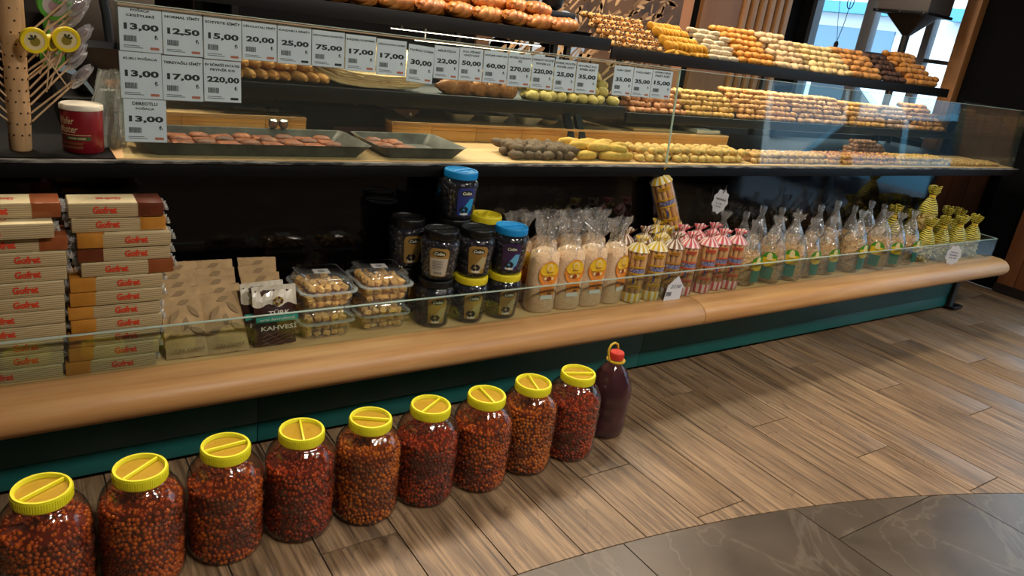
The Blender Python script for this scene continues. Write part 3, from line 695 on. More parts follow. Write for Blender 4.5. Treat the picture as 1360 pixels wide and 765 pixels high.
# bottle of dark red juice
t = thing('juice_bottle', 'ribbed plastic bottle of dark red juice with red cap and yellow carry loop', 'bottle', (1.843, 1.80, 0), (0, 0, .2))
BP = [(.055,0),(.070,.004),(.078,.016),(.080,.04),(.078,.075),(.0765,.079),(.079,.084),(.081,.125),(.0795,.130),(.082,.136),(.083,.17),(.080,.20),(.070,.232),(.050,.268),(.030,.292),(.024,.300),(.0235,.312)]
MB().lathe(BP, 40).build('body', film('bottle_plastic','F0D8DC',.96,.05,haze='B09098',gloss=1.4), t, smooth=60)
MB().lathe([(max(r-.0022,.01), z+.002) for r, z in BP[:14]], 40).build('juice', noisy('dark_red_juice', [(.3,'26060C'),(.7,'3C0A14')], (9,9,9), .3), t, smooth=60)
cp = MB().lathe([(.0255,.312),(.0275,.313),(.0275,.336),(.0255,.340),(.0001,.340)], 32, caps=False).build('cap', mat('red_cap','C8382E',.4), t)
m = MB()
for i in range(40): m.box((.027,-.0008,.315),(.0283,.0008,.335), M=Matrix.Rotation(2*PI*i/40,4,'Z'))
tag(m.build('cap_ribs', MATS['red_cap'], cp, smooth=0), kind='stuff')
yl = mat('yellow_loop','C9A62A',.45)
m = MB().lathe([(.0245,.304),(.036,.304),(.036,.309),(.0245,.309)], 28, caps=False)
m.tube([(-.034,0,.306),(-.046,.004,.330),(-.050,.006,.355),(-.040,.006,.374),(-.018,.006,.378),(.000,.004,.368),(.006,.004,.352)], .0042, 8); m.build('carry_loop', yl, t, smooth=60)

# ------------------------------------------------------------------ wafer packs
def wafer_mat():
    m = mat('wafer_wrapper', 'CDBB92', .3); N, L = nodes(m); b = bsdf(m)
    tc = N.new('ShaderNodeTexCoord'); sp = N.new('ShaderNodeSeparateXYZ'); L.new(tc.outputs['Object'], sp.inputs[0])
    nz = N.new('ShaderNodeTexNoise'); nz.inputs['Scale'].default_value = 25; L.new(tc.outputs['Object'], nz.inputs['Vector'])
    a = N.new('ShaderNodeMath'); a.operation = 'MULTIPLY_ADD'; a.inputs[1].default_value = .0025; L.new(nz.outputs['Fac'], a.inputs[0]); L.new(sp.outputs['Z'], a.inputs[2])
    w = N.new('ShaderNodeMath'); w.operation = 'MULTIPLY'; w.inputs[1].default_value = 180; L.new(a.outputs[0], w.inputs[0])
    fr = N.new('ShaderNodeMath'); fr.operation = 'FRACT'; L.new(w.outputs[0], fr.inputs[0])
    r = ramp(m, [(0,'6F5A40'),(.25,'9C8865'),(.5,'B9A680'),(.85,'B09C74'),(1,'7A6448')]); L.new(fr.outputs[0], r.inputs[0]); L.new(r.outputs[0], b.inputs['Base Color'])
    return m
M_waf = wafer_mat(); M_waftop = noisy('wafer_top_cream', [(.3,'CDBD92'),(.7,'DED0A6')], (20,20,20), .3)
M_cocoa = noisy('cocoa_band', [(.3,'4E2412'),(.7,'6A3019')], (16,16,16), .3); M_cocoat = noisy('cocoa_band_warm', [(.3,'7A3F1E'),(.7,'8E4D28')], (16,16,16), .3)
M_caramel = noisy('caramel_band', [(.3,'9C6420'),(.7,'B97D30')], (16,16,16), .3)
M_gofret = mat('gofret_red', 'C23A22', .4); M_wave = mat('band_wave', '7A4A1C', .5)
M_clear = film('crinkled_clear', 'FFFFFF', .62, .12, haze='D8DCDC', gloss=2.2, bump=.6, bscale=60)
def wafer_meshes(L_, D, H):
    h = H/2
    body = MB().box((-L_/2, -D/2, 0), (L_/2, D/2, H-.0015), bev=.003).mesh('body', M_waf)
    top = MB().box((-L_/2+.002, -D/2+.002, H-.0018), (L_/2-.002, D/2-.002, H-.0008)).mesh('top_face', M_waftop, 0)
    def bandm(mt):
        e = .0008; x1 = L_/2; x0 = x1 - .062; m = MB()
        n = 8
        # front wavy edge band wrapped round front and top
        m.box((x0+.003, -D/2-e, .001), (x1+e, D/2+e, H+e-.001), bev=.002)
        for i in range(n):
            z = H*(i+.5)/n; m.lathe([(.0001,0),(H/n*.62,0),(H/n*.62,.0009),(.0001,.0009)], 8, M=Matrix.Translation((x0+.003, -D/2-e+.0009, z)) @ Matrix.Rotation(PI/2,4,'X'), caps=False)
        for i in range(14):
            y = -D/2 + D*(i+.5)/14; m.lathe([(.0001,0),(D/14*.62,0),(D/14*.62,.0009),(.0001,.0009)], 8, M=Matrix.Translation((x0+.003, y, H+e-.0018)), caps=False)
        return m.mesh('flavour_band', mt)
    pr = MB(); F = Matrix.Translation((0, -D/2-.0011, 0)) @ FACE
    text_into(pr, 'Gofret', -.028, H*.52, .056, H*.5, 0, F, .045)
    pt = Matrix.Translation((.005, 0, H-.0004)) @ Matrix.Rotation(PI, 4, 'Z')
    prt = MB(); text_into(prt, 'Gofret', 0.02, 0, .06, D*.26, 0, pt, .045)
    pr_me = (pr.mesh('front_lettering', M_gofret, 0), prt.mesh('top_lettering', M_gofret, 0))
    pr2 = MB(); text_into(pr2, 'Gofret', .026, H*.52, .056, H*.5, 0, F, .045)
    prt = MB(); text_into(prt, 'Gofret', -.02, 0, .06, D*.26, 0, pt, .045)
    pr2_me = (pr2.mesh('front_lettering', M_gofret, 0), prt.mesh('top_lettering', M_gofret, 0))
    q = random.Random(4); m = MB(); n = 9
    for s_ in (-1, 1):
        vs = []; fs = []
        for j, (dx, hh) in enumerate(((0, .9), (.004, .75), (.009, .45), (.014, .5))):
            for i in range(n):
                y = -D/2 + D*i/(n-1); vs.append((s_*(L_/2+dx+q.uniform(-.002,.002)), y*(.98-.1*j/3), H*.5 + H*.5*hh*math.sin(i*2.3+j)*.9))
        for j in range(3):
            for i in range(n-1): a = j*n+i; fs.append((a, a+1, a+n+1, a+n))
        m.add(vs, fs)
    return body, top, bandm, pr_me, pr2_me, m.mesh('wrapper_end', M_clear, 0)
WL, WD, WH = .222, .092, .0392
wb_, wt_, wband, wp_, wp2_, we_ = wafer_meshes(WL, WD, WH)
bands = {'cocoa': wband(M_cocoa), 'warm': wband(M_cocoat), 'caramel': wband(M_caramel)}
def wafer(x, y, z, band, flip, label, group, rz=0):
    t = thing('wafer_pack', label, 'wafer pack', (x, y, z), (0, 0, rz), group)
    link('body', wb_, t); link('top_face', wt_, t)
    if band:
        b = link('flavour_band', bands[band], t)
        if flip: b.rotation_euler = (0, 0, PI)
    link('front_lettering', (wp2_ if flip else wp_)[0], t); link('top_lettering', (wp2_ if flip else wp_)[1], t); link('wrapper_end', we_, t)
# right stack, bottom to top: (x centre, band, flipped)
RS = [(.203,'caramel',1),(.212,'caramel',1),(.215,'caramel',1),(.223,'caramel',1),(.219,'caramel',1),(.225,'caramel',1),(.227,'caramel',1),(.255,'warm',0),(.250,'cocoa',1),(.251,'caramel',1),(.240,'caramel',0),(.236,'cocoa',0)]
cn = {'caramel':'caramel','cocoa':'dark cocoa','warm':'reddish cocoa',None:'plain'}
for i, (x, b, fl) in enumerate(RS):
    k = len(RS)-1-i
    wafer(x, 2.145 + U(-.004,.004) + (.01 if k < 2 else 0), ZD + i*(WH+.0010), b, fl, f'wafer pack with {cn[b]} {"left" if fl else "right"} end, ' + ('topmost' if k == 0 else ORD[k] + ' from the top') + ' of the right stack', 'wafer packs in the right stack', U(-.012,.012))
LS = [(-.026,None,0),(-.022,'cocoa',1),(-.020,'cocoa',1),(-.012,None,0),(-.012,None,0),(-.010,'caramel',1),(-.008,'cocoa',1),(.0,'cocoa',1),(.002,'caramel',1),(.006,'warm',0)]
for i, (x, b, fl) in enumerate(LS):
    k = len(LS)+1-i
    wafer(x, 2.142 + U(-.004,.004), ZD + i*(WH+.0010) , b, fl, f'wafer pack, {ORD[k]} from the top of the left wafer stack', 'wafer packs in the left stack', U(-.012,.012))
zt = ZD + len(LS)*(WH+.001)
wafer(-.022, 2.120, zt, None, 0, 'cream wafer pack lying askew, second from the top of the left wafer stack', 'wafer packs in the left stack', .02)
wafer(-.002, 2.165, zt + WH+.001, 'warm', 0, 'wafer pack with reddish cocoa right end, topmost of the left wafer stack', 'wafer packs in the left stack', 0)

# ------------------------------------------------------------------ kraft coffee bags and the printed coffee bag
M_kraft = noisy('kraft_paper', [(.3,'A08258'),(.7,'BC9C6E')], (25,25,25), .75, .1, rnd=.06)
M_leaf = mat('kraft_leaf_print', '8C7350', .8); M_kink = mat('kraft_ink', '6B5238', .8)
def pouch_mesh(name, w, h, d, mt, seed, pinch=.75):
    """flat pouch standing on its base: full low down, flat seam at the top"""
    q = random.Random(seed); nu, nv = 12, 12; m = MB(); vs = []; fs = []
    for j in range(nv+1):
        v = j/nv; dd = d*(math.sin(min(v*2.2+.25, PI/2)) if v < .5 else max(.04, 1-(v-.5)/.42*pinch if v < .92 else .04))
        ww = w*(1 - .02*math.sin(v*PI))
        for i in range(2*nu):
            if i < nu: u = i/nu; x = -ww/2 + ww*u; y = -dd/2*math.sin(PI*max(.04,min(.96,u)))**.5
            else: u = (i-nu)/nu; x = ww/2 - ww*u; y = dd/2*math.sin(PI*max(.04,min(.96,u)))**.5
            vs.append((x, y + q.uniform(-.0012,.0012), v*h + q.uniform(-.001,.001)))
    n = 2*nu
    for j in range(nv):
        for i in range(n): fs.append((j*n+i, j*n+(i+1)%n, (j+1)*n+(i+1)%n, (j+1)*n+i))
    fs.append(tuple(range(n))[::-1]); fs.append(tuple(nv*n+i for i in range(n)))
    m.add(vs, fs); return m.mesh(name, mt, 60)
KW, KH, KD = .124, .185, .042
kb = [pouch_mesh('bag', KW, KH, KD, M_kraft, s) for s in (1, 2, 3)]
def kraft_print(m, W, H):
    y = lambda z: -KD/2*(1.02 if z < H*.5 else max(.06, 1-(z/H-.5)/.42*.75)) - .0016
    def leaf(cx, cz, a, l, w):
        pts = [(cx + math.cos(a)*l*t - math.sin(a)*w*math.sin(PI*(t+1)/2)*s_, cz + math.sin(a)*l*t + math.cos(a)*w*math.sin(PI*(t+1)/2)*s_) for s_, ts in ((1, [-1+.25*i for i in range(9)]), (-1, [.75-.25*i for i in range(7)])) for t in ts]
        pts = [(max(-W*.44, min(W*.44, px)), pz) for px, pz in pts]
        m.add([(px, y(pz) - .0005, pz) for px, pz in pts], [tuple(range(len(pts)))], 0)
    for cx, cz, a, l in ((-.028,.125,.9,.026),(.025,.135,2.2,.026),(.03,.075,-.5,.026),(-.035,.07,.4,.024),(.0,.165,.3,.02),(.0,.1,1.5,.02)): leaf(cx, cz, a, l, .0085)
    F = Matrix.Translation((0, -KD/2-.0034, 0)) @ FACE
    text_into(m, 'TÜRK KAHVESİ', 0, .022, .085, .011, 1, F, .02)
    for i in range(24):
        a = 2*PI*i/24; m.box((-.0012, -.0004, -.0006), (.0012, 0, .0006), 1, Matrix.Translation((.013*math.cos(a), -KD/2-.0034, .088+.013*math.sin(a))) @ Matrix.Rotation(-a-PI/2, 4, 'Y'))
    text_into(m, '25', 0, .088, .012, .009, 1, F, .02)
m = MB(); kraft_print(m, KW, KH); kp = m.mesh('print', [M_leaf, M_kink], 0)
for c, (x, n, lab) in enumerate(((.402, 5, 'left'), (.523, 5, 'middle'), (.662, 5, 'right'))):
    for k in range(n):
        if c == 2 and k < 1: continue
        y = 2.115 + .040*k; z = ZD + .002
        t = thing('coffee_bag', f'kraft coffee bag with leaf print, {"front" if k == 0 else ORD[k] + " from the front"} of the {lab} row', 'coffee bag', (x + U(-.005,.005) + (.004*k if c == 0 else 0), y, z + .013*k), (-.52 - U(0,.03), U(-.02,.02), U(-.04,.04)), 'kraft coffee bags leaning in rows')
        link('bag', kb[k % 3], t); link('print', kp, t)
M_kah = noisy('kahve_brown_foil', [(.3,'2C1612'),(.7,'402019')], (16,16,16), .3); M_foil = noisy('cream_foil', [(.3,'B9B09C'),(.7,'DDD6C6')], (14,14,14), .25, .4, coat=.3)
def kahve(x, y, rz, label):
    t = thing('coffee_bag', label, 'coffee bag', (x, y, ZD+.002), (-.16, 0, rz), 'printed foil coffee bags')
    link('bag', pouch_mesh('bag', .135, .185, .05, M_kah, 8), t)
    m = MB(); q = random.Random(5); n = 14
    vs = []; fs = []
    for j in range(5):
        z = .132 + .060*j/4
        for s_ in (-1, 1):
            for i in range(n+1):
                xx = -.069 + .138*i/n; prof = max(.05, 1-(z/.185-.5)/.42*.75) if z/.185 < .92 else .06
                vs.append((xx, s_*(.0255*prof*math.sin(PI*max(.06,min(.94,i/n)))**.5 + .0022) + q.uniform(-.002,.002), z + q.uniform(-.003,.003)*(j in (1,2,3)) - (.006*math.sin(i) if j == 0 else 0)))
    w = 2*(n+1)
    for j in range(4):
        for s_ in (0, 1):
            for i in range(n): a = j*w + s_*(n+1) + i; fs.append((a, a+1, a+w+1, a+w))
    m.add(vs, fs); m.build('foil_top', M_foil, t, smooth=0)
    m = MB(); y0 = -.0285; F = Matrix.Translation((0, y0-.001, 0)) @ FACE
    m.box((-.066, y0-.0008, .082), (.066, y0+.006, .100), 1); 
    text_into(m, 'TÜRK', .006, .113, .068, .017, 0, F, .02); text_into(m, 'KAHVESİ', .004, .066, .112, .019, 0, F, .02)
    text_into(m, 'orta kavrulmuş', 0, .091, .11, .010, 0, Matrix.Translation((0, y0-.0012, 0)) @ FACE, .01, shear=.2)
    for i in range(9):
        a = 2*PI*i/9; m.lathe([(.0001,0),(.005,0)], 8, 2 if i % 2 else 3, Matrix.Translation((.005+.012*math.cos(a), y0+.001, .148+.010*math.sin(a))) @ Matrix.Rotation(PI/2,4,'X'), caps=False)
    for i in range(5):
        pts = [(-.05+.1*u/16, y0-.0006, .012+.009*i+.004*math.sin(u*.9+i*1.7)) for u in range(17)]
        m.tube(pts, .0006, 4, 4)
    m.build('print', [mat('kahve_white','C9C2B8',.5), mat('kahve_teal','1E8C7E',.5), mat('kahve_leaf','8C7A1E',.5), mat('kahve_bean','5A2A18',.5), mat('kahve_swirl','7A5244',.6)], t, smooth=0)
kahve(.665, 2.128, .04, 'foil coffee bag reading TÜRK KAHVESİ with teal band, in front of its twin')
kahve(.640, 2.166, .10, 'foil coffee bag mostly hidden behind the TÜRK KAHVESİ bag')

# ------------------------------------------------------------------ clear boxes of rusk cubes
M_box = film('clear_box_plastic', 'FFFFFF', .93, .05, haze='DDE2E2', gloss=1.8, bump=.1, bscale=20)
M_rusk = noisy('rusk_crumb', [(.3,'C08C40'),(.55,'E2B464'),(.75,'F4D694')], (30,30,30), .8, .2, rnd=.12)
M_raisin = mat('rusk_dark', '6A3A20', .6)
def rrect(w, d, r, n=5):
    pts = []
    for cx, cy, a0 in ((w/2-r, d/2-r, 0), (-w/2+r, d/2-r, PI/2), (-w/2+r, -d/2+r, PI), (w/2-r, -d/2+r, 1.5*PI)):
        for i in range(n+1): a = a0 + PI/2*i/n; pts.append((cx + r*math.cos(a), cy + r*math.sin(a)))
    return pts
def loft(m, secs, mi=0, cap0=False, cap1=False):
    n = len(secs[0][0]); vs = []; fs = []
    for pts, z in secs: vs += [(x, y, z) for x, y in pts]
    for j in range(len(secs)-1):
        for i in range(n): fs.append((j*n+i, j*n+(i+1)%n, (j+1)*n+(i+1)%n, (j+1)*n+i))
    if cap0: fs.append(tuple(range(n))[::-1])
    if cap1: fs.append(tuple((len(secs)-1)*n+i for i in range(n)))
    m.add(vs, fs, mi)
BW, BD = .185, .185
m = MB(); loft(m, [(rrect(BW*.80,BD*.80,.02),.001),(rrect(BW*.86,BD*.86,.025),.012),(rrect(BW*.94,BD*.94,.028),.058)], cap0=True); box_tray = m.mesh('tray', M_box, 50)
m = MB(); loft(m, [(rrect(BW*.94,BD*.94,.028),.058),(rrect(BW*1.06,BD*1.06,.035),.058),(rrect(BW*1.06,BD*1.06,.035),.063),(rrect(BW*.95,BD*.95,.03),.064)]); box_rim = m.mesh('rim', film('clear_box_rim','F4F8F8',.6,.12,haze='C8D0D0',gloss=2.0), 50)
m = MB(); loft(m, [(rrect(BW*.95,BD*.95,.03),.064),(rrect(BW*.90,BD*.90,.03),.082),(rrect(BW*.82,BD*.82,.03),.098),(rrect(BW*.78,BD*.78,.028),.1005)], cap1=True)
for i in range(26):
    for s_ in (-1, 1):
        m.ball((-BW*.38 + BW*.76*i/25, s_*BD*.40, .0985), .0022, nu=6, nv=4); m.ball((s_*BW*.40, -BD*.38 + BD*.76*i/25, .0985), .0022, nu=6, nv=4)
box_lid = m.mesh('lid', M_box, 50)
stick_me = MB().box((-.026,-.020,.1012),(.026,.020,.1018)).mesh('sticker', mat('sticker_white','C8C6C0',.6), 0)
m = MB()
for i in range(5): m.box((-.012, -.010+.004*i, .1019), (.008+.003*(i%2), -.0085+.004*i, .1021))
stick2 = m.mesh('sticker_print', M_ink, 0)
rusk_me = []
for s_ in range(3):
    q = random.Random(20+s_); bm = bmesh.new(); bmesh.ops.create_cube(bm, size=1); bmesh.ops.bevel(bm, geom=bm.edges[:], offset=.14, segments=1, affect='EDGES')
    for v in bm.verts: v.co = Vector((v.co.x*q.uniform(.02,.028), v.co.y*.021, v.co.z*.018)) + Vector((q.uniform(-.0016,.0016),q.uniform(-.0016,.0016),q.uniform(-.0016,.0016)))
    me = bpy.data.meshes.new('rusk'); bm.to_mesh(me); bm.free(); me.materials.append(M_rusk); rusk_me.append(me)
for b, (x, z, lab) in enumerate(((.835, ZD+.001, 'lower left box'), (.838, ZD+.1035, 'upper left box'), (1.045, ZD+.001, 'lower right box'), (1.048, ZD+.1035, 'upper right box beside the olive jars'))):
    y = 2.205 if x < .9 else 2.215; rz = .02 if x < .9 else -.015
    t = thing('rusk_box', f'clear box of golden rusk cubes, {lab}', 'food box', (x, y, z), (0, 0, rz), 'clear boxes of rusk cubes')
    link('tray', box_tray, t); link('rim', box_rim, t); l = link('lid', box_lid, t)
    if b % 2: s_ = link('sticker', stick_me, t, (0, .012, 0), (0,0,-.1)); link('sticker_print', stick2, s_)
    q = random.Random(b+1)
    for k in range(74):
        lay = k // 25; c = k % 25; ix, iy = c % 5, c // 5; sc_ = (.80 if lay == 0 else .9 if lay == 1 else .80)
        px = (-2+ix)/2*(BW*.37*sc_) + q.uniform(-.004,.004); py = (-2+iy)/2*(BD*.37*sc_) + q.uniform(-.004,.004)
        o = link('rusk', rusk_me[k % 3], None, Vector((x, y, z)) + Matrix.Rotation(rz, 3, 'Z') @ Vector((px, py, .014+.0245*lay+q.uniform(-.002,.003))), (q.uniform(-.5,.5), q.uniform(-.5,.5), q.uniform(0,3)))
        tag(o, f'golden rusk cube in the {lab}', 'rusk', f'rusk cubes in the {lab}')
# ------------------------------------------------------------------ olive jars
M_ojar = film('olive_jar_plastic', 'E8E8EC', .96, .05, haze='8890A0', gloss=1.6, bump=.15, bscale=18)
M_olive = noisy('black_olives', [(.3,'0C090C'),(.7,'241A20')], (40,40,40), .28, spec=.6)
OP = [(.048,0),(.056,.002),(.060,.01),(.0625,.04),(.0665,.085),(.070,.118),(.0695,.132),(.064,.144),(.0555,.150),(.0545,.162)]
oj_me = MB().lathe(OP, 40).mesh('body', M_ojar, 60)
def orr(z, d=.002):
    for (r0,z0),(r1,z1) in zip(OP[:-1], OP[1:]):
        if z0 <= z <= z1: return r0 + (r1-r0)*(z-z0)/max(z1-z0,1e-6) - d
    return .05
m = MB().lathe([(orr(z,.008), z) for z in [.004+.134*i/10 for i in range(11)]], 28); q = random.Random(2)
for k in range(260):
    z = q.uniform(.012,.138); a = q.uniform(0,2*PI); r = q.uniform(.008,.0105); R0 = orr(z) - r*.85
    m.ball((R0*math.cos(a),R0*math.sin(a),z), (r*.85,r*.85,r), nu=7, nv=5)
olive_me = m.mesh('olives', M_olive, 180)
def screw_lid(name, mt, mt2=None):
    a = MB().lathe([(.0545,.150),(.0605,.150),(.0615,.153),(.0615,.172),(.0595,.176),(.0530,.176),(.051,.173)], 44, caps=False)
    for i in range(60): a.box((.0612,-.0012,.154),(.0621,.0012,.171), M=Matrix.Rotation(2*PI*i/60,4,'Z'))
    a.lathe([(.0001,.1725),(.0512,.1725)], 40, caps=False)
    a.box((-.050,-.005,.1725),(.050,.005,.1765), M=Matrix.Rotation(.5,4,'Z'))
    a.lathe([(.030,.1725),(.032,.1745),(.034,.1725)], 36, caps=False)
    return a.mesh('lid', mt, 40)
LIDS = {'black': screw_lid('lid', mat('black_lid','0C0C0D',.35)), 'yellow': screw_lid('lid', mat('lemon_lid','D6C423',.4)), 'blue': screw_lid('lid', mat('blue_lid','0E86C8',.4))}
OL = [(-.030,.030,.030),(-.034,.034,.040),(-.036,.036,.10),(-.035,.035,.115),(-.030,.030,.123),(-.020,.020,.127)]
def olabel(base, accent, back=False):
    m = MB(); rf = lambda z: orr(z, -.0008); rf2 = lambda z: orr(z, -.0012); rf3 = lambda z: orr(z,-.0016)
    bent(m, [(-.020,.020,.020),(-.028,.028,.024),(-.030,.030,.040),(-.034,.034,.085),(-.036,.036,.108),(-.033,.033,.118),(-.024,.024,.124)], rf, 0)
    if back: bent(m, [(-.024,.024,.024),(-.028,.028,.045),(-.032,.032,.088)], rf2, 1)
    else: bent(m, [(-.020,.012,.026),(-.010,.026,.045),(.002,.030,.065),(.016,.032,.085)], rf2, 1)
    bent(m, [(.023*math.cos(t)*-1, .023*math.cos(t), .105+.0105*math.sin(t)) for t in [-PI/2+.15+ (PI-.3)*i/8 for i in range(9)]], rf3, 2)
    text_into(m, 'Colim', 0, .105, .036, .011, 3, None, .02, bend=orr(.105, -.0022), shear=.25)
    if not back:
        for i in range(7):
            a = i*1.1; bent(m, [(-.005+.012*math.cos(a)-.006*math.cos(t), -.005+.012*math.cos(a)+.006*math.cos(t), .043+.008*math.sin(a)+.006*math.sin(t)) for t in [-PI/2+.2+(PI-.4)*k/4 for k in range(5)]], rf3, 4, n=3)
        bent(m, [(-.018*math.cos(t), .018*math.cos(t)*.8, .027+.004*math.sin(t)) for t in [-PI/2+.2+(PI-.4)*k/4 for k in range(5)]], rf3, 3, n=4)
    else:
        for i in range(6): bent(m, [(-.022, .01+.006*(i%2), .048+.0055*i),(-.022,.01+.006*(i%2),.0495+.0055*i)], rf3, 4)
        for i in range(8): bent(m, [(-.014+.0035*i,-.0124+.0035*i,.029),(-.014+.0035*i,-.0124+.0035*i,.037)], rf3, 4, n=1)
    return m.mesh('label', [base, accent, mat('label_green_oval','14241C',.4), mat('label_cream','D8D4C0',.5), mat('label_olive','1C1A22',.4)], 0)
GOLD = noisy('label_gold', [(.3,'8A6A34'),(.7,'A98546')], (10,10,10), .35)
LAB = {'gold': olabel(GOLD, mat('label_gold_light','A89A70',.5)), 'back': olabel(GOLD, mat('label_text_panel','B0A698',.6), True), 'blue': olabel(mat('label_indigo','2A3270',.35), mat('label_sky','2C96C8',.35)), 'purple': olabel(mat('label_purple','35204A',.35), mat('label_sky2','5CA0C8',.35))}
def olive_jar(x, y, lv, lid, lab, rz, label):
    t = thing('olive_jar', label, 'jar', (x, y, ZD + .001 + .1778*lv), (0, 0, rz), 'jars of black olives stacked on the lower deck')
    link('body', oj_me, t); link('olives', olive_me, t, rot=(0,0,R.random()*6))['kind'] = 'stuff'; link('lid', LIDS[lid], t)
    link('label', LAB[lab], t)
ow = -.35
for x, y, lv, lid, lab, rz, label in [
 (1.235,2.150,0,'black','gold',-.28,'black-lidded olive jar with gold label in the bottom row, beside the rusk boxes'),
 (1.382,2.150,0,'yellow','gold',-.27,'yellow-lidded olive jar in the middle of the bottom row'),
 (1.530,2.150,0,'yellow','gold',-.2,'yellow-lidded olive jar in the bottom row nearest the breadcrumb bags'),
 (1.240,2.150,1,'black','back',-.52,'black-lidded olive jar with printed text panel turned to the front'),
 (1.385,2.150,1,'black','gold',-.37,'black-lidded olive jar with gold label on top of the middle front jar'),
 (1.533,2.150,1,'blue','purple',-.42,'blue-lidded olive jar with purple label, on the right of the second layer'),
 (1.185,2.305,0,'black','gold',.4,'black-lidded olive jar at the bottom of the rear left pair'),
 (1.185,2.305,1,'black','gold',-.05,'black-lidded olive jar standing behind the rusk box, rear left'),
 (1.365,2.285,0,'black','gold',.4,'black-lidded olive jar at the bottom of the rear middle column'),
 (1.365,2.285,1,'black','gold',.4,'black-lidded olive jar carrying the topmost blue-lidded jar'),
 (1.515,2.305,0,'yellow','gold',.4,'yellow-lidded olive jar at the bottom of the rear right pair'),
 (1.515,2.305,1,'yellow','gold',.4,'yellow-lidded olive jar on the rear right, behind the blue-lidded jar'),
 (1.368,2.278,2,'blue','blue',-.08,'blue-lidded olive jar with blue label, topmost of the pile')]: olive_jar(x, y, lv, lid, lab, rz, label)
# ------------------------------------------------------------------ bags: general crumpled sleeve
def sleeve(secs, n=28, seed=0, folds=9):
    """secs: (z, rx, ry, crumple, dx, dy)"""
    q = random.Random(seed); ph = [q.uniform(0, 6.28) for _ in range(4)]; vs = []; fs = []
    for (z, rx, ry, cr, dx, dy) in secs:
        for i in range(n):
            a = 2*PI*i/n; p = 2.6 if cr < .05 else 2.0
            c, s_ = math.cos(a), math.sin(a)
            k = (abs(c)**p + abs(s_)**p) ** (-1/p)
            w = 1 + cr*(.6*math.sin(folds*a+ph[0]) + .4*math.sin((folds*2+1)*a+ph[1]+z*40)) + q.uniform(-1,1)*cr*.25
            vs.append((dx + rx*c*k*w, dy + ry*s_*k*w, z + q.uniform(-1,1)*cr*.012))
    for j in range(len(secs)-1):
        for i in range(n): fs.append((j*n+i, j*n+(i+1)%n, (j+1)*n+(i+1)%n, (j+1)*n+i))
    return vs, fs, n
def sleeve_mesh(name, secs, mt, seed=0, cap0=True, cap1=False, sm=60, folds=9, n=28):
    vs, fs, n = sleeve(secs, n, seed, folds)
    if cap0: fs.append(tuple(range(n))[::-1])
    if cap1: k = (len(secs)-1)*n; fs.append(tuple(k+i for i in range(n)))
    return MB().add(vs, fs).mesh(name, mt, sm)
M_crumb = noisy('breadcrumbs', [(.3,'CFA67C'),(.55,'E4C29A'),(.8,'EFD6B2')], (160,160,160), .85, .35, rnd=.04)
M_bagfilm = film('bag_film', 'FFFFFF', .95, .08, haze='F4F4F2', gloss=4.0, bump=1.0, bscale=45)
M_bodyfilm = film('bag_body_film', 'FFFFFF', .93, .15, haze='E8E0D4', gloss=1.6, bump=.5, bscale=30)
fills, tops, wraps = [], [], []
for s_ in range(3):
    q = random.Random(40+s_); w = .0605; d = .048
    fills.append(sleeve_mesh('breadcrumbs', [(.002,w*.93,d*.9,.01,0,0),(.012,w,d,.01,0,0),(.12,w*1.0,d*1.02,.015,0,0),(.205,w*.97,d*.98,.02,0,0),(.238,w*.92,d*.88,.03,0,0),(.252,w*.62,d*.55,.05,0,0)], M_crumb, s_, cap1=True))
    wraps.append(sleeve_mesh('wrapper', [(.0005,w*.95,d*.93,.01,0,0),(.012,w+.002,d+.002,.01,0,0),(.12,w+.002,d+.003,.015,0,0),(.205,w,d,.03,0,0)], M_bodyfilm, s_))
    lx = q.uniform(-.02,.02)
    tops.append(sleeve_mesh('twisted_top', [(.205,w,d,.03,0,0),(.24,w*.86,d*.82,.10,0,0),(.268,w*.55,d*.5,.25,lx*.3,0),(.280,.026,.02,.4,lx*.5,0),(.294,.028,.020,.45,lx*.7,0),(.318,.044,.022,.5,lx,0),(.345,.056,.022,.5,lx*1.5,0),(.362,.058,.02,.55,lx*2,0)], M_bagfilm, s_+9, cap0=False, sm=0, folds=5))
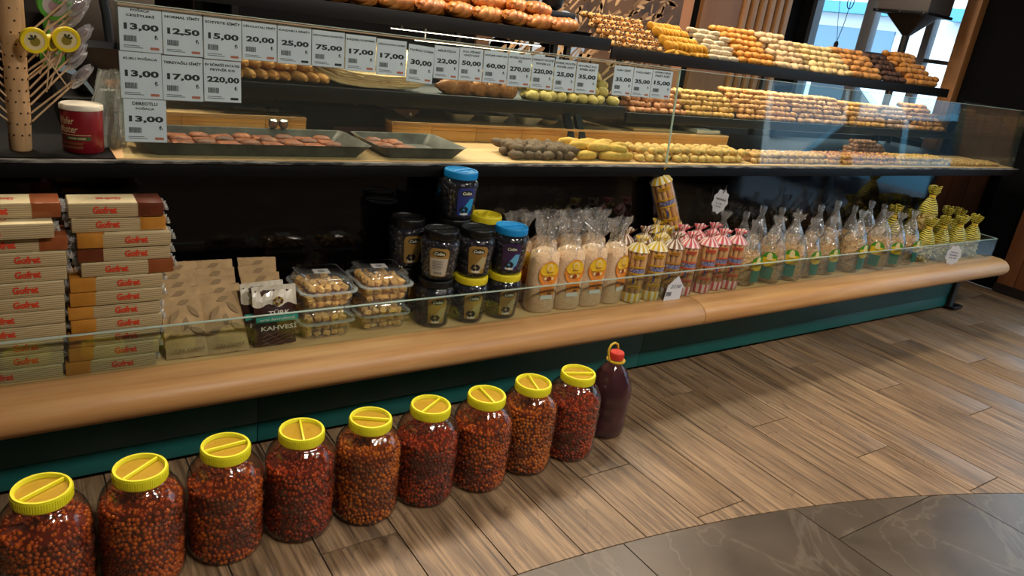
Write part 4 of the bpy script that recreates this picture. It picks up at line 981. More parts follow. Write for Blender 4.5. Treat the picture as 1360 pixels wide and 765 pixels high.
def blabel():
    m = MB(); y = -.0520
    def ell(cx, cz, rx, rz, mi, dy, n=28, zlo=None):
        pts = [(cx+rx*math.cos(t), cz+rz*math.sin(t)) for t in [2*PI*i/n for i in range(n)]]
        if zlo is not None: pts = [(a, max(b, zlo)) for a, b in pts]
        m.add([(a, y-dy + .010*(abs(a)/.05)**3, b) for a, b in pts], [tuple(range(n))], mi)
    ell(0,.163,.043,.052,0,.0000); ell(0,.180,.039,.030,1,.0004); ell(0,.188,.014,.017,2,.0008); ell(0,.186,.010,.012,1,.0010)
    ell(0,.146,.010,.009,3,.0008); ell(-.016,.146,.006,.006,2,.0008); ell(.016,.146,.006,.006,2,.0008)
    for x0, x1, z0, z1, mi in ((-.030,.030,.078,.114,0),(-.026,.026,.060,.077,4)):
        m.add([(x0,y-.0003+.001,z0),(x1,y-.0003+.001,z0),(x1,y-.0003+.001,z1),(x0,y-.0003+.001,z1)], [(0,1,2,3)], mi)
    F = Matrix.Translation((0, y-.0013, 0)) @ FACE
    text_into(m, 'Günce', 0, .172, .026, .009, 3, F, .01, shear=.3); text_into(m, 'GALETA UNU', 0, .158, .048, .005, 3, F, .02)
    for i in range(4): m.add([(-.020,y-.0006,.097+.006*i),(.018,y-.0006,.097+.006*i),(.018,y-.0006,.0985+.006*i),(-.020,y-.0006,.0985+.006*i)], [(0,1,2,3)], 5)
    for i in range(6): m.add([(.002+.003*i,y-.0006,.080),(.0036+.003*i,y-.0006,.080),(.0036+.003*i,y-.0006,.089),(.002+.003*i,y-.0006,.089)], [(0,1,2,3)], 6)
    return m.mesh('label', [mat('lbl_orange','D9832A',.4), mat('lbl_yellow','E0B326',.4), mat('lbl_pale','E2C890',.5), mat('lbl_brown','8A3A1C',.5), mat('lbl_white','D5D5D2',.5), mat('lbl_orange_dark','B0601C',.5), M_ink], 0)
bl = blabel()
BC = [(1.712,2.150,-.12,'first from the olive jars, front row'),(1.838,2.148,-.12,'second from the olive jars, front row'),(1.958,2.150,-.1,'third from the olive jars, front row'),(2.080,2.152,.25,'fourth from the olive jars, beside the breadsticks'),
      (1.675,2.285,.0,'rear row, behind the first front bag'),(1.80,2.285,-.15,'rear row, behind the second front bag'),(1.93,2.285,-.1,'rear row, behind the third front bag'),(2.06,2.285,-.1,'rear row, behind the fourth front bag')]
for i, (x, y, rz, lab) in enumerate(BC):
    t = thing('breadcrumb_bag', 'clear bag of breadcrumbs with orange oval label, ' + lab, 'bag', (x, y, ZD+.001), (-.02, 0, rz), 'bags of breadcrumbs')
    k = i % 3; link('breadcrumbs', fills[k], t); link('wrapper', wraps[k], t); link('twisted_top', tops[k], t); link('label', bl, t)
# ------------------------------------------------------------------ breadstick packs
M_stickbread = noisy('breadstick_crust', [(.3,'B97E3A'),(.6,'D49E58'),(.8,'E4BA7C')], (30,30,8), .7, .1, rnd=.12)
stick_bread = MB().tube([(0,0,.004),(0,0,.01),(0,0,.20),(0,0,.225),(0,0,.228)], [.007,.0095,.0095,.0085,.004], 10).mesh('breadstick', M_stickbread, 60)
M_gfilm = film('breadstick_film', 'FFFFFF', .95, .1, haze='E8E2D6', gloss=2.0, bump=.5, bscale=40)
def stripes(name, a, b, n=11):
    if name in MATS: return MATS[name]
    m = mat(name, a, .35); N, L = nodes(m); tc = N.new('ShaderNodeTexCoord'); sp = N.new('ShaderNodeSeparateXYZ'); L.new(tc.outputs['Object'], sp.inputs[0])
    at = N.new('ShaderNodeMath'); at.operation = 'ARCTAN2'; L.new(sp.outputs['Y'], at.inputs[0]); L.new(sp.outputs['X'], at.inputs[1])
    mu = N.new('ShaderNodeMath'); mu.operation = 'MULTIPLY'; mu.inputs[1].default_value = n; L.new(at.outputs[0], mu.inputs[0])
    si = N.new('ShaderNodeMath'); si.operation = 'SINE'; L.new(mu.outputs[0], si.inputs[0])
    r = ramp(m, [(.42,a),(.58,b)]); ad = N.new('ShaderNodeMath'); ad.operation = 'MULTIPLY_ADD'; ad.inputs[1].default_value = .5; ad.inputs[2].default_value = .5
    L.new(si.outputs[0], ad.inputs[0]); L.new(ad.outputs[0], r.inputs[0]); L.new(r.outputs[0], bsdf(m).inputs['Base Color']); return m
GK = {'yellow': ('D6AE1E','E6DFC4','C99A20'), 'brown': ('7A4A2C','DCD0C0','B07A30'), 'pink': ('C8505A','E8CFC8','C2523A')}
gr = .0455
GM = {}
for kname, (c1, c2, cb) in GK.items():
    ms = stripes('twist_' + kname, c1, c2); mbnd = mat('band_' + kname, cb, .4)
    film_me = MB().lathe([(gr*.9,.001),(gr,.006),(gr*1.02,.12),(gr,.222),(gr*.93,.234)], 32).mesh('film', M_gfilm, 60)
    bot = MB().lathe([(gr*.95,.002),(gr*1.015,.007),(gr*1.03,.045)], 32, caps=False).mesh('striped_base', ms, 60)
    top = sleeve_mesh('twisted_top', [(.226,gr*1.0,gr*1.0,.02,0,0),(.242,gr*.8,gr*.8,.06,0,0),(.254,gr*.45,gr*.45,.15,0,0),(.262,gr*.24,gr*.24,.2,0,0),(.272,gr*.42,gr*.38,.4,.004,0),(.285,gr*.62,gr*.5,.5,.008,0)], ms, 3, cap0=False, folds=7)
    m = MB(); rr = gr*1.03+.0006
    def band(z0, z1, mi, w=.082): bent(m, [(-w/2, w/2, z0), (-w/2, w/2, z1)], rr, mi, n=14)
    band(.198,.213,0,.05); band(.158,.164,0); band(.128,.134,0); band(.066,.08,0,.06)
    text_into(m, 'CANDIDE', 0, .146, .070, .018, 1, None, .035, bend=rr+.0006)
    text_into(m, 'CANDIDE', 0.0012, .1448, .070, .018, 2, None, .05, bend=rr+.0003)
    text_into(m, 'GALETA', 0, .2055, .036, .007, 3, None, .02, bend=rr+.0006)
    text_into(m, 'susamlı', 0, .073, .036, .008, 3, None, .02, bend=rr+.0006, shear=.3)
    for i in range(3): bent(m, [(-.022+.010*i,-.017+.010*i,.088),(-.024+.010*i,-.015+.010*i,.102),(-.021+.010*i,-.018+.010*i,.118)], rr, 1 if i % 2 else 0, n=2)
    GM[kname] = (film_me, bot, top, m.mesh('label', [mbnd, mat('candide_blue','34488C',.4), mat('candide_white','CFCFD6',.4), mat('band_ink','6A3A14',.5)], 0))
def grissini(x, y, z, kind, label, rot=(0,0,-.5)):
    t = thing('breadstick_pack', label, 'breadsticks', (x, y, z), rot, 'packs of breadsticks')
    f, b, tp, lb = GM[kind]
    for i in range(10): a = 2*PI*i/10+.2; link('breadstick', stick_bread, t, (.0335*math.cos(a), .0335*math.sin(a), 0), (0,0,R.random()*6))
    for i in range(4): a = 2*PI*i/4; link('breadstick', stick_bread, t, (.0138*math.cos(a), .0138*math.sin(a), 0), (0,0,R.random()*6))
    link('film', f, t); link('striped_base', b, t); link('twisted_top', tp, t); link('label', lb, t)
GZ = ZD + .002
for x, y, k, lab in [(2.185,2.128,'yellow','yellow-striped breadstick pack standing next to the breadcrumb bags'),(2.292,2.125,'yellow','yellow-striped breadstick pack, second from the breadcrumb bags'),(2.402,2.135,'brown','brown-striped breadstick pack with white handwritten tag before it'),
    (2.500,2.132,'pink','pink-striped breadstick pack, leftmost of the pink front row'),(2.625,2.130,'pink','pink-striped breadstick pack, second of the pink front row'),(2.725,2.145,'pink','pink-striped breadstick pack, third of the pink front row, half hidden'),(2.818,2.130,'pink','pink-striped breadstick pack nearest the noodle bags'),
    (2.20,2.238,'brown','brown-striped breadstick pack in the rear row behind the first yellow one'),(2.315,2.24,'brown','brown-striped breadstick pack in the rear row behind the second yellow one'),(2.425,2.236,'yellow','yellow-striped breadstick pack in the rear row behind the brown one'),(2.545,2.236,'pink','pink-striped breadstick pack in the rear row, left'),(2.655,2.236,'pink','pink-striped breadstick pack in the rear row, middle'),(2.765,2.24,'pink','pink-striped breadstick pack in the rear row, right'),
    (2.49,2.345,'yellow','yellow-striped breadstick pack at the very back below the leaning one')]:
    grissini(x, y, GZ, k, lab, (0, 0, -.52+U(-.15,.15)))
grissini(2.575, 2.318, GZ+.225, 'yellow', 'yellow-striped breadstick pack leaning on top of the others', (.05, -.42, -.55))
bpy.data.objects['breadstick_pack.014'].scale = (1.14,)*3
# ------------------------------------------------------------------ noodle bags
M_nood = noisy('noodles', [(.3,'C99448'),(.6,'E2B46A'),(.8,'F0D090')], (20,20,20), .6, rnd=.06)
def noodle_mesh(seed):
    q = random.Random(seed); m = MB()
    for k in range(210):
        a = q.uniform(0,6.28); r = q.uniform(.55,1.0)**.5*.062; z = q.uniform(.012,.165); t = q.uniform(-.6,.6); pts = []
        L_ = q.uniform(.6, 1.6)
        for i in range(6):
            aa = a + L_*(i/5-.5); rr = min(r*(1+.1*math.sin(i*1.7+k)), .0625*(1 if z < .13 else 1-(z-.13)*6)); pts.append((rr*1.08*math.cos(aa), rr*.82*math.sin(aa), max(.006, z + t*.05*(i/5-.5) + .006*math.sin(i*2+k))))
        m.tube(pts, .0021, 3, caps=False)
    m.ball((0,0,.075), (.050,.038,.070), nu=16, nv=10)
    return m.mesh('noodles', M_nood, 180)
NM = [noodle_mesh(1), noodle_mesh(2)]
NF = [sleeve_mesh('film', [(.001,.058,.042,.02,0,0),(.012,.068,.052,.02,0,0),(.07,.080,.060,.03,0,0),(.13,.077,.057,.05,0,0),(.17,.066,.050,.08,0,0),(.21,.047,.037,.12,0,0),(.245,.026,.021,.2,0,0),(.275,.0105,.0095,.25,0,0),(.285,.012,.011,.3,.001,0),(.303,.022,.013,.4,.002,0),(.320,.026,.012,.4,.004,0)], film('noodle_film','FFFFFF',.925,.12,haze='F6F4EE',gloss=2.6,bump=.9,bscale=35), s_, folds=11) for s_ in (1,2,3)]
def nlabel():
    m = MB(); r = .060
    def ell(cx, cz, rx, rz, mi, e, lo=-1, hi=1):
        ts = [-PI/2+.1+(PI-.2)*i/12 for i in range(13)]
        bent(m, [(cx-rx*math.cos(t), cx+rx*math.cos(t), cz+rz*math.sin(t)) for t in ts if lo <= math.sin(t) <= hi], r+.0135+e, mi, n=8)
    ell(0,.125,.036,.036,0,0); ell(0,.108,.034,.02,1,.0004); ell(-.002,.140,.012,.018,2,.0006); ell(0,.125,.034,.010,1,.0005); ell(0,.128,.015,.006,2,.0008)
    bent(m, [(-.026,.026,.03),(-.028,.028,.088)], r+.0132, 3, n=8)
    text_into(m, 'erişte', 0, .117, .026, .007, 4, None, .02, bend=r+.0150, shear=.2)
    return m.mesh('label', [mat('noodle_green','3E8420',.4), mat('noodle_yellow','D2AE1C',.4), mat('noodle_pale','D8C890',.5), mat('noodle_teal','1F6650',.4), mat('noodle_ink','5A4A14',.5)], 0)
nl = nlabel()
NB = [(2.955,2.150,-.1,1.0),(3.120,2.150,-.9,1.05),(3.285,2.150,-.8,1.08),(3.445,2.150,-.2,.98),(3.615,2.155,-.25,.98),(3.845,2.150,-.1,1.08),(4.075,2.150,-.95,1.06),(4.245,2.152,-.6,1.0),(4.430,2.155,-.1,1.02),
      (2.93,2.31,-.4,1.0),(3.065,2.29,.4,1.0),(3.19,2.295,.5,1.08),(3.36,2.30,.4,1.03),(3.52,2.31,.4,.98),(3.70,2.30,.4,1.05),(3.87,2.31,.4,1.10),(4.05,2.31,.4,1.0),(4.21,2.31,.4,1.08),(4.38,2.32,.4,1.0)]
for i, (x, y, rz, s_) in enumerate(NB):
    lab = f'knotted noodle bag with green label, {ORD[i]} from the left in the front row' if i < 9 else f'knotted clear bag of noodles in the rear row, {ORD[i-9]} from the left'
    t = thing('noodle_bag', lab, 'noodle bag', (x, y, ZD+.001), (-.02, U(-.05,.05), rz), 'knotted bags of noodles'); t.scale = (s_, s_, s_)
    link('film', NF[i % 3], t); link('noodles', NM[i % 2], t)['kind'] = 'stuff'; link('label', nl, t)
# ------------------------------------------------------------------ zebra-print bags
def zebra():
    m = bpy.data.materials.new('zebra_film'); m.use_nodes = True; MATS['zebra_film'] = m; N, L = nodes(m); b = bsdf(m)
    b.inputs['Roughness'].default_value = .35; b.inputs['Specular IOR Level'].default_value = .25
    tc = N.new('ShaderNodeTexCoord'); w = N.new('ShaderNodeTexWave'); w.wave_type = 'BANDS'; w.bands_direction = 'Z'; w.inputs['Scale'].default_value = 30; w.inputs['Distortion'].default_value = 7; w.inputs['Detail'].default_value = 1.5; w.inputs['Detail Scale'].default_value = .6
    L.new(tc.outputs['Object'], w.inputs['Vector']); r = ramp(m, [(.24,'15140E'),(.36,'C9B436'),(1,'DACB58')]); L.new(w.outputs['Fac'], r.inputs[0]); L.new(r.outputs[0], b.inputs['Base Color'])
    sp = N.new('ShaderNodeSeparateXYZ'); L.new(tc.outputs['Object'], sp.inputs[0]); mr = N.new('ShaderNodeMapRange'); mr.inputs[1].default_value = .095; mr.inputs[2].default_value = .125; mr.inputs[3].default_value = .12; mr.inputs[4].default_value = .85
    L.new(sp.outputs['Z'], mr.inputs[0]); L.new(mr.outputs[0], b.inputs['Alpha']); return m
M_zeb = zebra(); M_pasta = noisy('pasta_shapes', [(.3,'CDAE68'),(.7,'E8D098')], (30,30,30), .55, rnd=.06)
def pasta(seed):
    q = random.Random(seed); m = MB(); m.ball((0,0,.052),(.052,.040,.048), nu=14, nv=8)
    for k in range(120):
        a = q.uniform(0,6.28); z = q.uniform(.010,.105); rr = (1-((z-.055)/.075)**2)**.5; c = (rr*.058*math.cos(a), rr*.046*math.sin(a), z)
        m.tube([(c[0]-.009*math.sin(a+k),c[1]+.009*math.cos(a+k),c[2]-.003),(c[0],c[1],c[2]+.004),(c[0]+.009*math.sin(a+k),c[1]-.009*math.cos(a+k),c[2]-.002)], [.004,.0068,.004], 6)
    return m.mesh('pasta', M_pasta, 60)
PM = [pasta(1), pasta(2)]
ZF = [sleeve_mesh('printed_film', [(.001,.056,.044,.02,0,0),(.012,.066,.053,.02,0,0),(.06,.070,.056,.03,0,0),(.11,.066,.052,.05,0,0),(.15,.050,.040,.10,0,0),(.185,.022,.019,.2,0,0),(.196,.012,.011,.2,0,0),(.206,.018,.016,.3,.001,0),(.228,.040,.026,.3,.002,0),(.250,.050,.028,.35,.004,0)], M_zeb, s_+20, folds=6) for s_ in (1,2)]
tie_me = MB().lathe([(.012,.188),(.0155,.190),(.0165,.196),(.0155,.202),(.012,.204)], 16, caps=False).mesh('tie', mat('yellow_tie','D2A81C',.5), 60)
ZB = [(4.615,2.150,0,.2,1.0,'first from the left in the front row'),(4.800,2.150,0,.5,1.0,'second from the left in the front row, behind the hooked tag'),(5.02,2.150,0,.1,1.0,'third from the left in the front row'),(5.20,2.150,0,.7,1.0,'last in the front row at the counter end'),
      (4.52,2.33,0,.3,1.12,'rear row, first from the left'),(4.70,2.31,0,.5,1.0,'rear row, second from the left under the raised one'),(4.90,2.31,0,.2,1.0,'rear row, third from the left'),(5.12,2.30,0,.4,1.05,'rear row, fourth from the left'),(5.28,2.30,0,.9,1.0,'rear row, nearest the counter end'),
      (4.68,2.22,.165,.25,1.05,'raised on top of the others with its knot highest')]
for i, (x, y, dz, rz, s_, lab) in enumerate(ZB):
    t = thing('pasta_bag', 'zebra-print pasta bag, ' + lab, 'pasta bag', (x, y, ZD+.001+dz), (0, U(-.06,.06), rz), 'zebra-print pasta bags'); t.scale = (s_*1.1,)*3
    link('printed_film', ZF[i % 2], t); link('pasta', PM[i % 2], t)['kind'] = 'stuff'; link('tie', tie_me, t)
SZ = 1.117                                  # size factor of the baked goods
# ------------------------------------------------------------------ baked goods: shared shapes
def dome(rx, ry, rz, seed, amp=.05, n=10, nv=7):
    q = random.Random(seed); ph = [q.uniform(0,6.28) for _ in range(3)]
    f = lambda d: 1 + amp*(math.sin(3*math.atan2(d.y,d.x)+ph[0]) + .6*math.sin(5*math.atan2(d.y,d.x)+ph[1]+2*d.z))
    return MB().ball((0,0,rz*.92), (rx,ry,rz), nu=n, nv=nv, fn=f)
def bake(name, a, b, c, bump=.3, rough=.7, coat=0, scale=40, rnd=.1):
    return noisy(name, [(.3,a),(.55,b),(.78,c)], (scale,)*3, rough, bump, 4, .4, rnd, coat)
def pile(name, meshes, x0, x1, y0, z0, dx, dy, dz, layers, label, cat, group, jit=.2, rows=2, shift=.85, extra=None, flat=True, taper=0, rotf=None):
    """stepped pile: each higher layer starts further back; every piece is a thing of its own"""
    nx = max(1, int((x1-x0)/dx))
    for k in range(layers):
        for r in range(rows):
            m_ = nx - (int(taper*k) if taper else 0)
            for i in range(m_):
                x = x0 + dx*(i+.5) + (dx*.5 if (k+r) % 2 else 0) + (taper*k*dx*.5 if taper else 0)
                if x > x1 - dx*.2 : continue
                x += U(-1,1)*dx*jit; y = y0 + dy*(.5 + k*shift + r) + U(-1,1)*dy*jit*.6; z = z0 + dz*k + U(0,.004)*(k > 0)
                rot = rotf(k, r, i) if rotf else (U(-.28,.28), U(-.28,.28), U(0,6.28))
                o = link(name, meshes[(i*7+k*3+r) % len(meshes)], None, (x, y, z), rot, (SZ, SZ, SZ))
                tag(o, label, cat, group)
                if extra:
                    for en, em in extra: link(en, em[(i+k) % len(em)], o)
Z1 = 1.3858                                 # top of the upper right shelf board
# chocolate chip cookies
mch = bake('chip_dough','A8743C','C79452','DBB078'); chipm = mat('chocolate_chip','1E0E08',.5)
cc = [dome(.026,.017,.014,s).mesh('chip_cookie', mch, 180) for s in (1,2,3)]
def chips(seed):
    q = random.Random(seed); m = MB()
    for i in range(17):
        a = q.uniform(0,6.28); e = q.uniform(-.25,1.2); d = (math.cos(e)*math.cos(a), math.cos(e)*math.sin(a), math.sin(e))
        m.ball((.0255*d[0],.0168*d[1],.0129+.0138*d[2]), .0034, nu=5, nv=4)
    return m.mesh('chocolate_chips', chipm, 180)
CH = [chips(1), chips(2)]
def kindchips(): pass
tilt = lambda k, r, i: (U(-.3,.3), U(-.2,.2), 1.2+U(-.5,.5))
pile('chip_cookie', cc, 2.5523, 2.9265, 2.9321, Z1, .0402, .0536, .024, 6, 'pale cookie studded with dark chocolate chips on the upper shelf', 'cookie', 'chocolate chip cookies on the upper right shelf', extra=[('chocolate_chips', CH)], rotf=tilt, shift=.8)
for o in list(COL.objects):
    if o.name.startswith('chocolate_chips'): o['kind'] = 'stuff'
# yellow rounds laid in overlapping rows
my = bake('yellow_cookie','A87418','C4922A','D4AA44', scale=60)
yc = [MB().lathe([(.0001,0),(.022,0),(.028,.004),(.029,.009),(.025,.015),(.012,.018),(.0001,.0185)], 18, caps=False, fn=lambda r,z,a: (r*(1+.03*math.sin(9*a)), z)).mesh('yellow_cookie', my, 50)]
for row, (ya, za, nn, xa) in enumerate(((2.954,.034,11,2.943),(3.010,.058,10,2.954),(3.066,.095,11,2.949),(3.128,.117,9,2.960))):
    for i in range(nn):
        tag(link('yellow_cookie', yc[0], None, (xa+.0262*i+U(-.002,.002), ya+.007*math.sin(i)+ (.0045*i if row == 2 else 0), Z1+za+U(-.002,.002)), (U(-.1,.1), 1.05+U(-.1,.1), U(-.15,.15)), (SZ,)*3), 'round yellow cookie standing in an overlapping row on the upper shelf', 'cookie', 'yellow cookies on the upper right shelf')
for i in range(11):
    tag(link('yellow_cookie', yc[0], None, (2.954+.0262*i, 2.938+U(-.003,.003), Z1+.002), (U(-.1,.1)+.3, U(-.1,.1), U(0,6)), (SZ,)*3), 'round yellow cookie lying flat in the front row on the upper shelf', 'cookie', 'flat yellow cookies at the shelf front')
# sugared white fingers
mw = bake('sugared_finger','AE9872','CABA9A','DCD2BC', scale=90)
fing = [MB().tube([(-.045,0,.012),(-.040,0,.012),(0,.001,.013),(.040,0,.012),(.045,0,.012)], [.006,.011,.0125,.011,.006], 10).mesh('sugared_finger', mw, 60)]
pile('sugared_finger', fing, 3.2561, 3.5409, 2.9377, Z1, .0949, .0335, .0246, 6, 'pale sugar-dusted finger biscuit on the upper shelf', 'biscuit', 'sugared fingers on the upper right shelf', rotf=lambda k,r,i: (0,U(-.06,.06),.15+U(-.12,.12)), shift=.9, rows=3)
# rings, pale domes, tan, chocolate, brown
mo = bake('orange_cookie','A0641C','C08430','D49C48', coat=.1)
oc = [dome(.031,.024,.017,s).mesh('orange_cookie', mo, 180) for s in (4,5)]
pile('orange_cookie', oc, 3.5297, 3.876, 2.9321, Z1, .0614, .0514, .0302, 6, 'orange-brown oval cookie on the upper shelf', 'cookie', 'orange-brown cookies on the upper right shelf', rotf=lambda k,r,i:(U(-.3,.3),U(-.25,.25),U(0,6)))
mp_ = bake('pale_cookie','A88A60','C0A47C','D2BC98'); pc = [dome(.034,.026,.018,s).mesh('pale_cookie', mp_, 180) for s in (6,7)]
pile('pale_cookie', pc, 3.876, 4.2111, 2.9321, Z1, .0648, .0514, .0307, 6, 'pale sandy cookie, middle of the upper shelf', 'cookie', 'pale sandy cookies on the upper right shelf')
mp2 = bake('cream_cookie','AE925C','C6AC76','D6C294'); pc2 = [dome(.036,.027,.018,s).mesh('cream_cookie', mp2, 180) for s in (8,9)]
pile('cream_cookie', pc2, 4.2223, 4.6579, 2.9321, Z1, .067, .0514, .0307, 5, 'cream yellow smooth cookie on the upper shelf', 'cookie', 'cream cookies on the upper right shelf')
mt_ = bake('tan_cookie','8E5A26','B07C40','C49658', coat=.1); tcm = [dome(.034,.028,.02,s).mesh('tan_cookie', mt_, 180) for s in (10,11)]
pile('tan_cookie', tcm, 4.6467, 5.0265, 2.9321, Z1, .067, .0536, .0324, 5, 'tan glossy cookie left of the chocolate ones', 'cookie', 'tan cookies on the upper right shelf')
mc_ = bake('cocoa_cookie','2E1C14','44291C','563828'); ccm = [dome(.032,.027,.019,s).mesh('cocoa_cookie', mc_, 180) for s in (12,13)]
pile('cocoa_cookie', ccm, 5.0377, 5.3169, 2.9321, Z1, .0626, .0525, .0313, 5, 'dark chocolate cookie on the upper shelf', 'cookie', 'dark chocolate cookies on the upper right shelf')
mb_ = bake('amber_cookie','8C5620','AC7430','C08C44', coat=.15); acm = [dome(.035,.028,.02,s).mesh('amber_cookie', mb_, 180) for s in (14,15)]
pile('amber_cookie', acm, 5.3393, 5.8084, 2.9321, Z1, .0693, .0536, .0335, 6, 'amber brown cookie at the right end of the upper shelf', 'cookie', 'amber cookies at the right end of the upper shelf', taper=.5)
# ---- lower right shelf: bands of small cookies
Z2 = 1.0864
kinds = [('apricot_cookie', ('A8683A','C8885A','DBA67C'), 2.6361, 3.0382, (.026,.018,.014), .0402, .0335, .024, 5, 'apricot coloured knobbly cookie next to the shelf joint on the lower shelf', 0),
 ('sand_cookie', ('A67636','C8984E','DCB272'), 3.0382, 3.485, (.024,.019,.014), .0447, .0357, .024, 5, 'sandy twisted cookie on the lower shelf, second kind from the shelf joint', 1),
 ('peach_cookie', ('A46E38','C48C52','D8A872'), 3.485, 4.0435, (.025,.021,.014), .048, .038, .0251, 6, 'peach coloured round cookie on the lower shelf, third kind from the shelf joint', 0),
 ('hazel_cookie', ('9A6A3C','B98A5A','CDA67C'), 4.0435, 4.602, (.026,.021,.014), .0514, .038, .0251, 6, 'hazel coloured round cookie in the middle of the lower right shelf', 0),
 ('golden_cookie', ('9C6426','BC8640','CE9E5C'), 4.602, 5.0488, (.028,.022,.016), .0559, .0402, .0268, 5, 'golden brown cookie on the lower shelf, second kind from the right end', 0),
 ('rose_cookie', ('8E6650','AE8872','C4A490'), 5.0488, 5.3616, (.026,.022,.015), .0514, .0391, .0268, 5, 'rosy beige cookie on the lower shelf beside the brown heap', 0),
 ('nut_cookie', ('7E4E20','A06C32','B88648'), 5.3616, 5.8531, (.030,.025,.016), .0581, .0424, .0268, 6, 'nut brown cookie in the heap at the right end of the lower shelf', 2)]
for nm, cols, xa, xb, (rx,ry,rz), dx, dy, dz, ly, lab, sp in kinds:
    mm = bake(nm+'_crust', *cols, scale=60)
    ms = [dome(rx,ry,rz,s+30,amp=.09,n=8,nv=6).mesh(nm, mm, 180) for s in (1,2)]
    pile(nm, ms, xa, xb, 2.8171, Z2, dx, dy, dz, ly, lab, 'cookie', nm.replace('_',' ') + 's on the lower right shelf', shift=.75, taper=.6 if sp == 2 else 0)
# ---- upper deck in front: small cookies behind the glass
Z3 = .9284
for nm, cols, xa, xb, rr, ly, rows, lab in [('butter_cookie', ('B98A3E','D4AC62','E4C88C'), 2.3457, 3.1053, .024, 2, 3, 'flat buttery cookie low behind the glass near the pane joint'),
 ('almond_cookie', ('A67840','C89C60','DCBA86'), 3.1276, 3.7978, .019, 2, 3, 'small almond coloured cookie on the display floor, left of the white paper'),
 ('jam_cookie', ('A8703C','C8904C','DCB070'), 3.7978, 4.5238, .018, 2, 4, 'small jam-topped cookie on the display floor in front of the dark plate'),
 ('honey_cookie', ('A87C34','C89A4A','DEB870'), 4.5238, 5.1382, .018, 2, 4, 'small honey coloured cookie on the display floor right of the jam cookies'),
 ('crisp_cookie', ('98703C','B89058','CCAA78'), 5.1382, 5.8643, .018, 1, 4, 'small crisp cookie on the display floor at the far right end')]:
    mm = bake(nm+'_crust', *cols, scale=80)
    ms = [dome(rr,rr*.85,rr*.62,s+50,amp=.07,n=8,nv=6).mesh(nm, mm, 180) for s in (1,2)]
    ex = None
    if nm == 'jam_cookie':
        jm = MB().ball((0,0,rr*1.1),(rr*.42,rr*.42,rr*.2),nu=8,nv=4).mesh('jam_dot', mat('jam_red','8E2A22',.3), 180); ex = [('jam_dot',[jm])]
    pile(nm, ms, xa, xb, 2.3904, Z3, rr*2.35, rr*1.95, rr*1.17, ly, lab, 'cookie', nm.replace('_',' ') + 's on the display floor', rows=rows, extra=ex, shift=.5)
# dark plate with brown cookies, white paper
t = thing('serving_plate', 'dark oval plate on the display floor holding brown cookies', 'plate', (4.58, 2.653, Z3)); t.scale = (SZ,)*3
pe = lambda rx, ry: [(rx*math.cos(2*PI*i/40), ry*math.sin(2*PI*i/40)) for i in range(40)]
m = MB(); loft(m, [(pe(.16,.06),0),(pe(.24,.085),.02),(pe(.245,.087),.022),(pe(.17,.062),.006)], cap0=True, cap1=True); m.build('plate', mat('dark_plate','2A1E1A',.25), t, smooth=50)
mm = bake('cocoa_crinkle_crust','5C3A26','7E563C','98704F', scale=80); ms = [dome(.018,.016,.013,s+70,amp=.1,n=8,nv=6).mesh('crinkle_cookie', mm, 180) for s in (1,2)]
for k in range(4):
    for i in range(int(11-1.5*k)):
        for j in range(max(1, 3-k//2)):
            tag(link('crinkle_cookie', ms[(i+j)%2], None, (4.39+.018*k+.038*i+U(-.003,.003), 2.619+.034*j+.013*k+U(-.003,.003), Z3+.009+.021*k), (U(-.2,.2),U(-.2,.2),U(0,6)), (SZ,)*3), 'brown crinkled cookie heaped on the dark oval plate', 'cookie', 'brown cookies on the dark plate')
tag(MB().box((3.664,2.636,Z3),(4.524,2.75,Z3+.0012)).build('paper_sheet', M_white), 'white paper sheet on the display floor behind the small cookies', 'paper')
# grey-brown crumble heap and yellow loaf pieces
mg = bake('cocoa_crumble','4A3626','6A5038','86694A', scale=120); ms = [dome(.030,.022,.016,s+80,amp=.16,n=9,nv=7).mesh('cocoa_biscuit', mg, 180) for s in (1,2)]
pile('cocoa_biscuit', ms, 1.6755, 2.0106, 2.4015, Z3, .0514, .0402, .019, 2, 'grey-brown cocoa biscuit in the low heap behind the glass', 'biscuit', 'cocoa biscuits on the display floor', rows=4, shift=.5)
mg = bake('corn_roll','B98A30','D4A848','E4C070', scale=50); ms = [MB().tube([(-.05,0,.014),(-.042,0,.016),(0,0,.018),(.042,0,.016),(.05,0,.014)],[.008,.015,.018,.015,.008],10).mesh('corn_roll', mg, 60)]
pile('corn_roll', ms, 2.0329, 2.3457, 2.4015, Z3, .0983, .0402, .0268, 2, 'golden corn roll beside the cocoa biscuits behind the glass', 'roll', 'corn rolls on the display floor', rows=4, shift=.5, rotf=lambda k,r,i:(0,0,U(-.25,.25)))
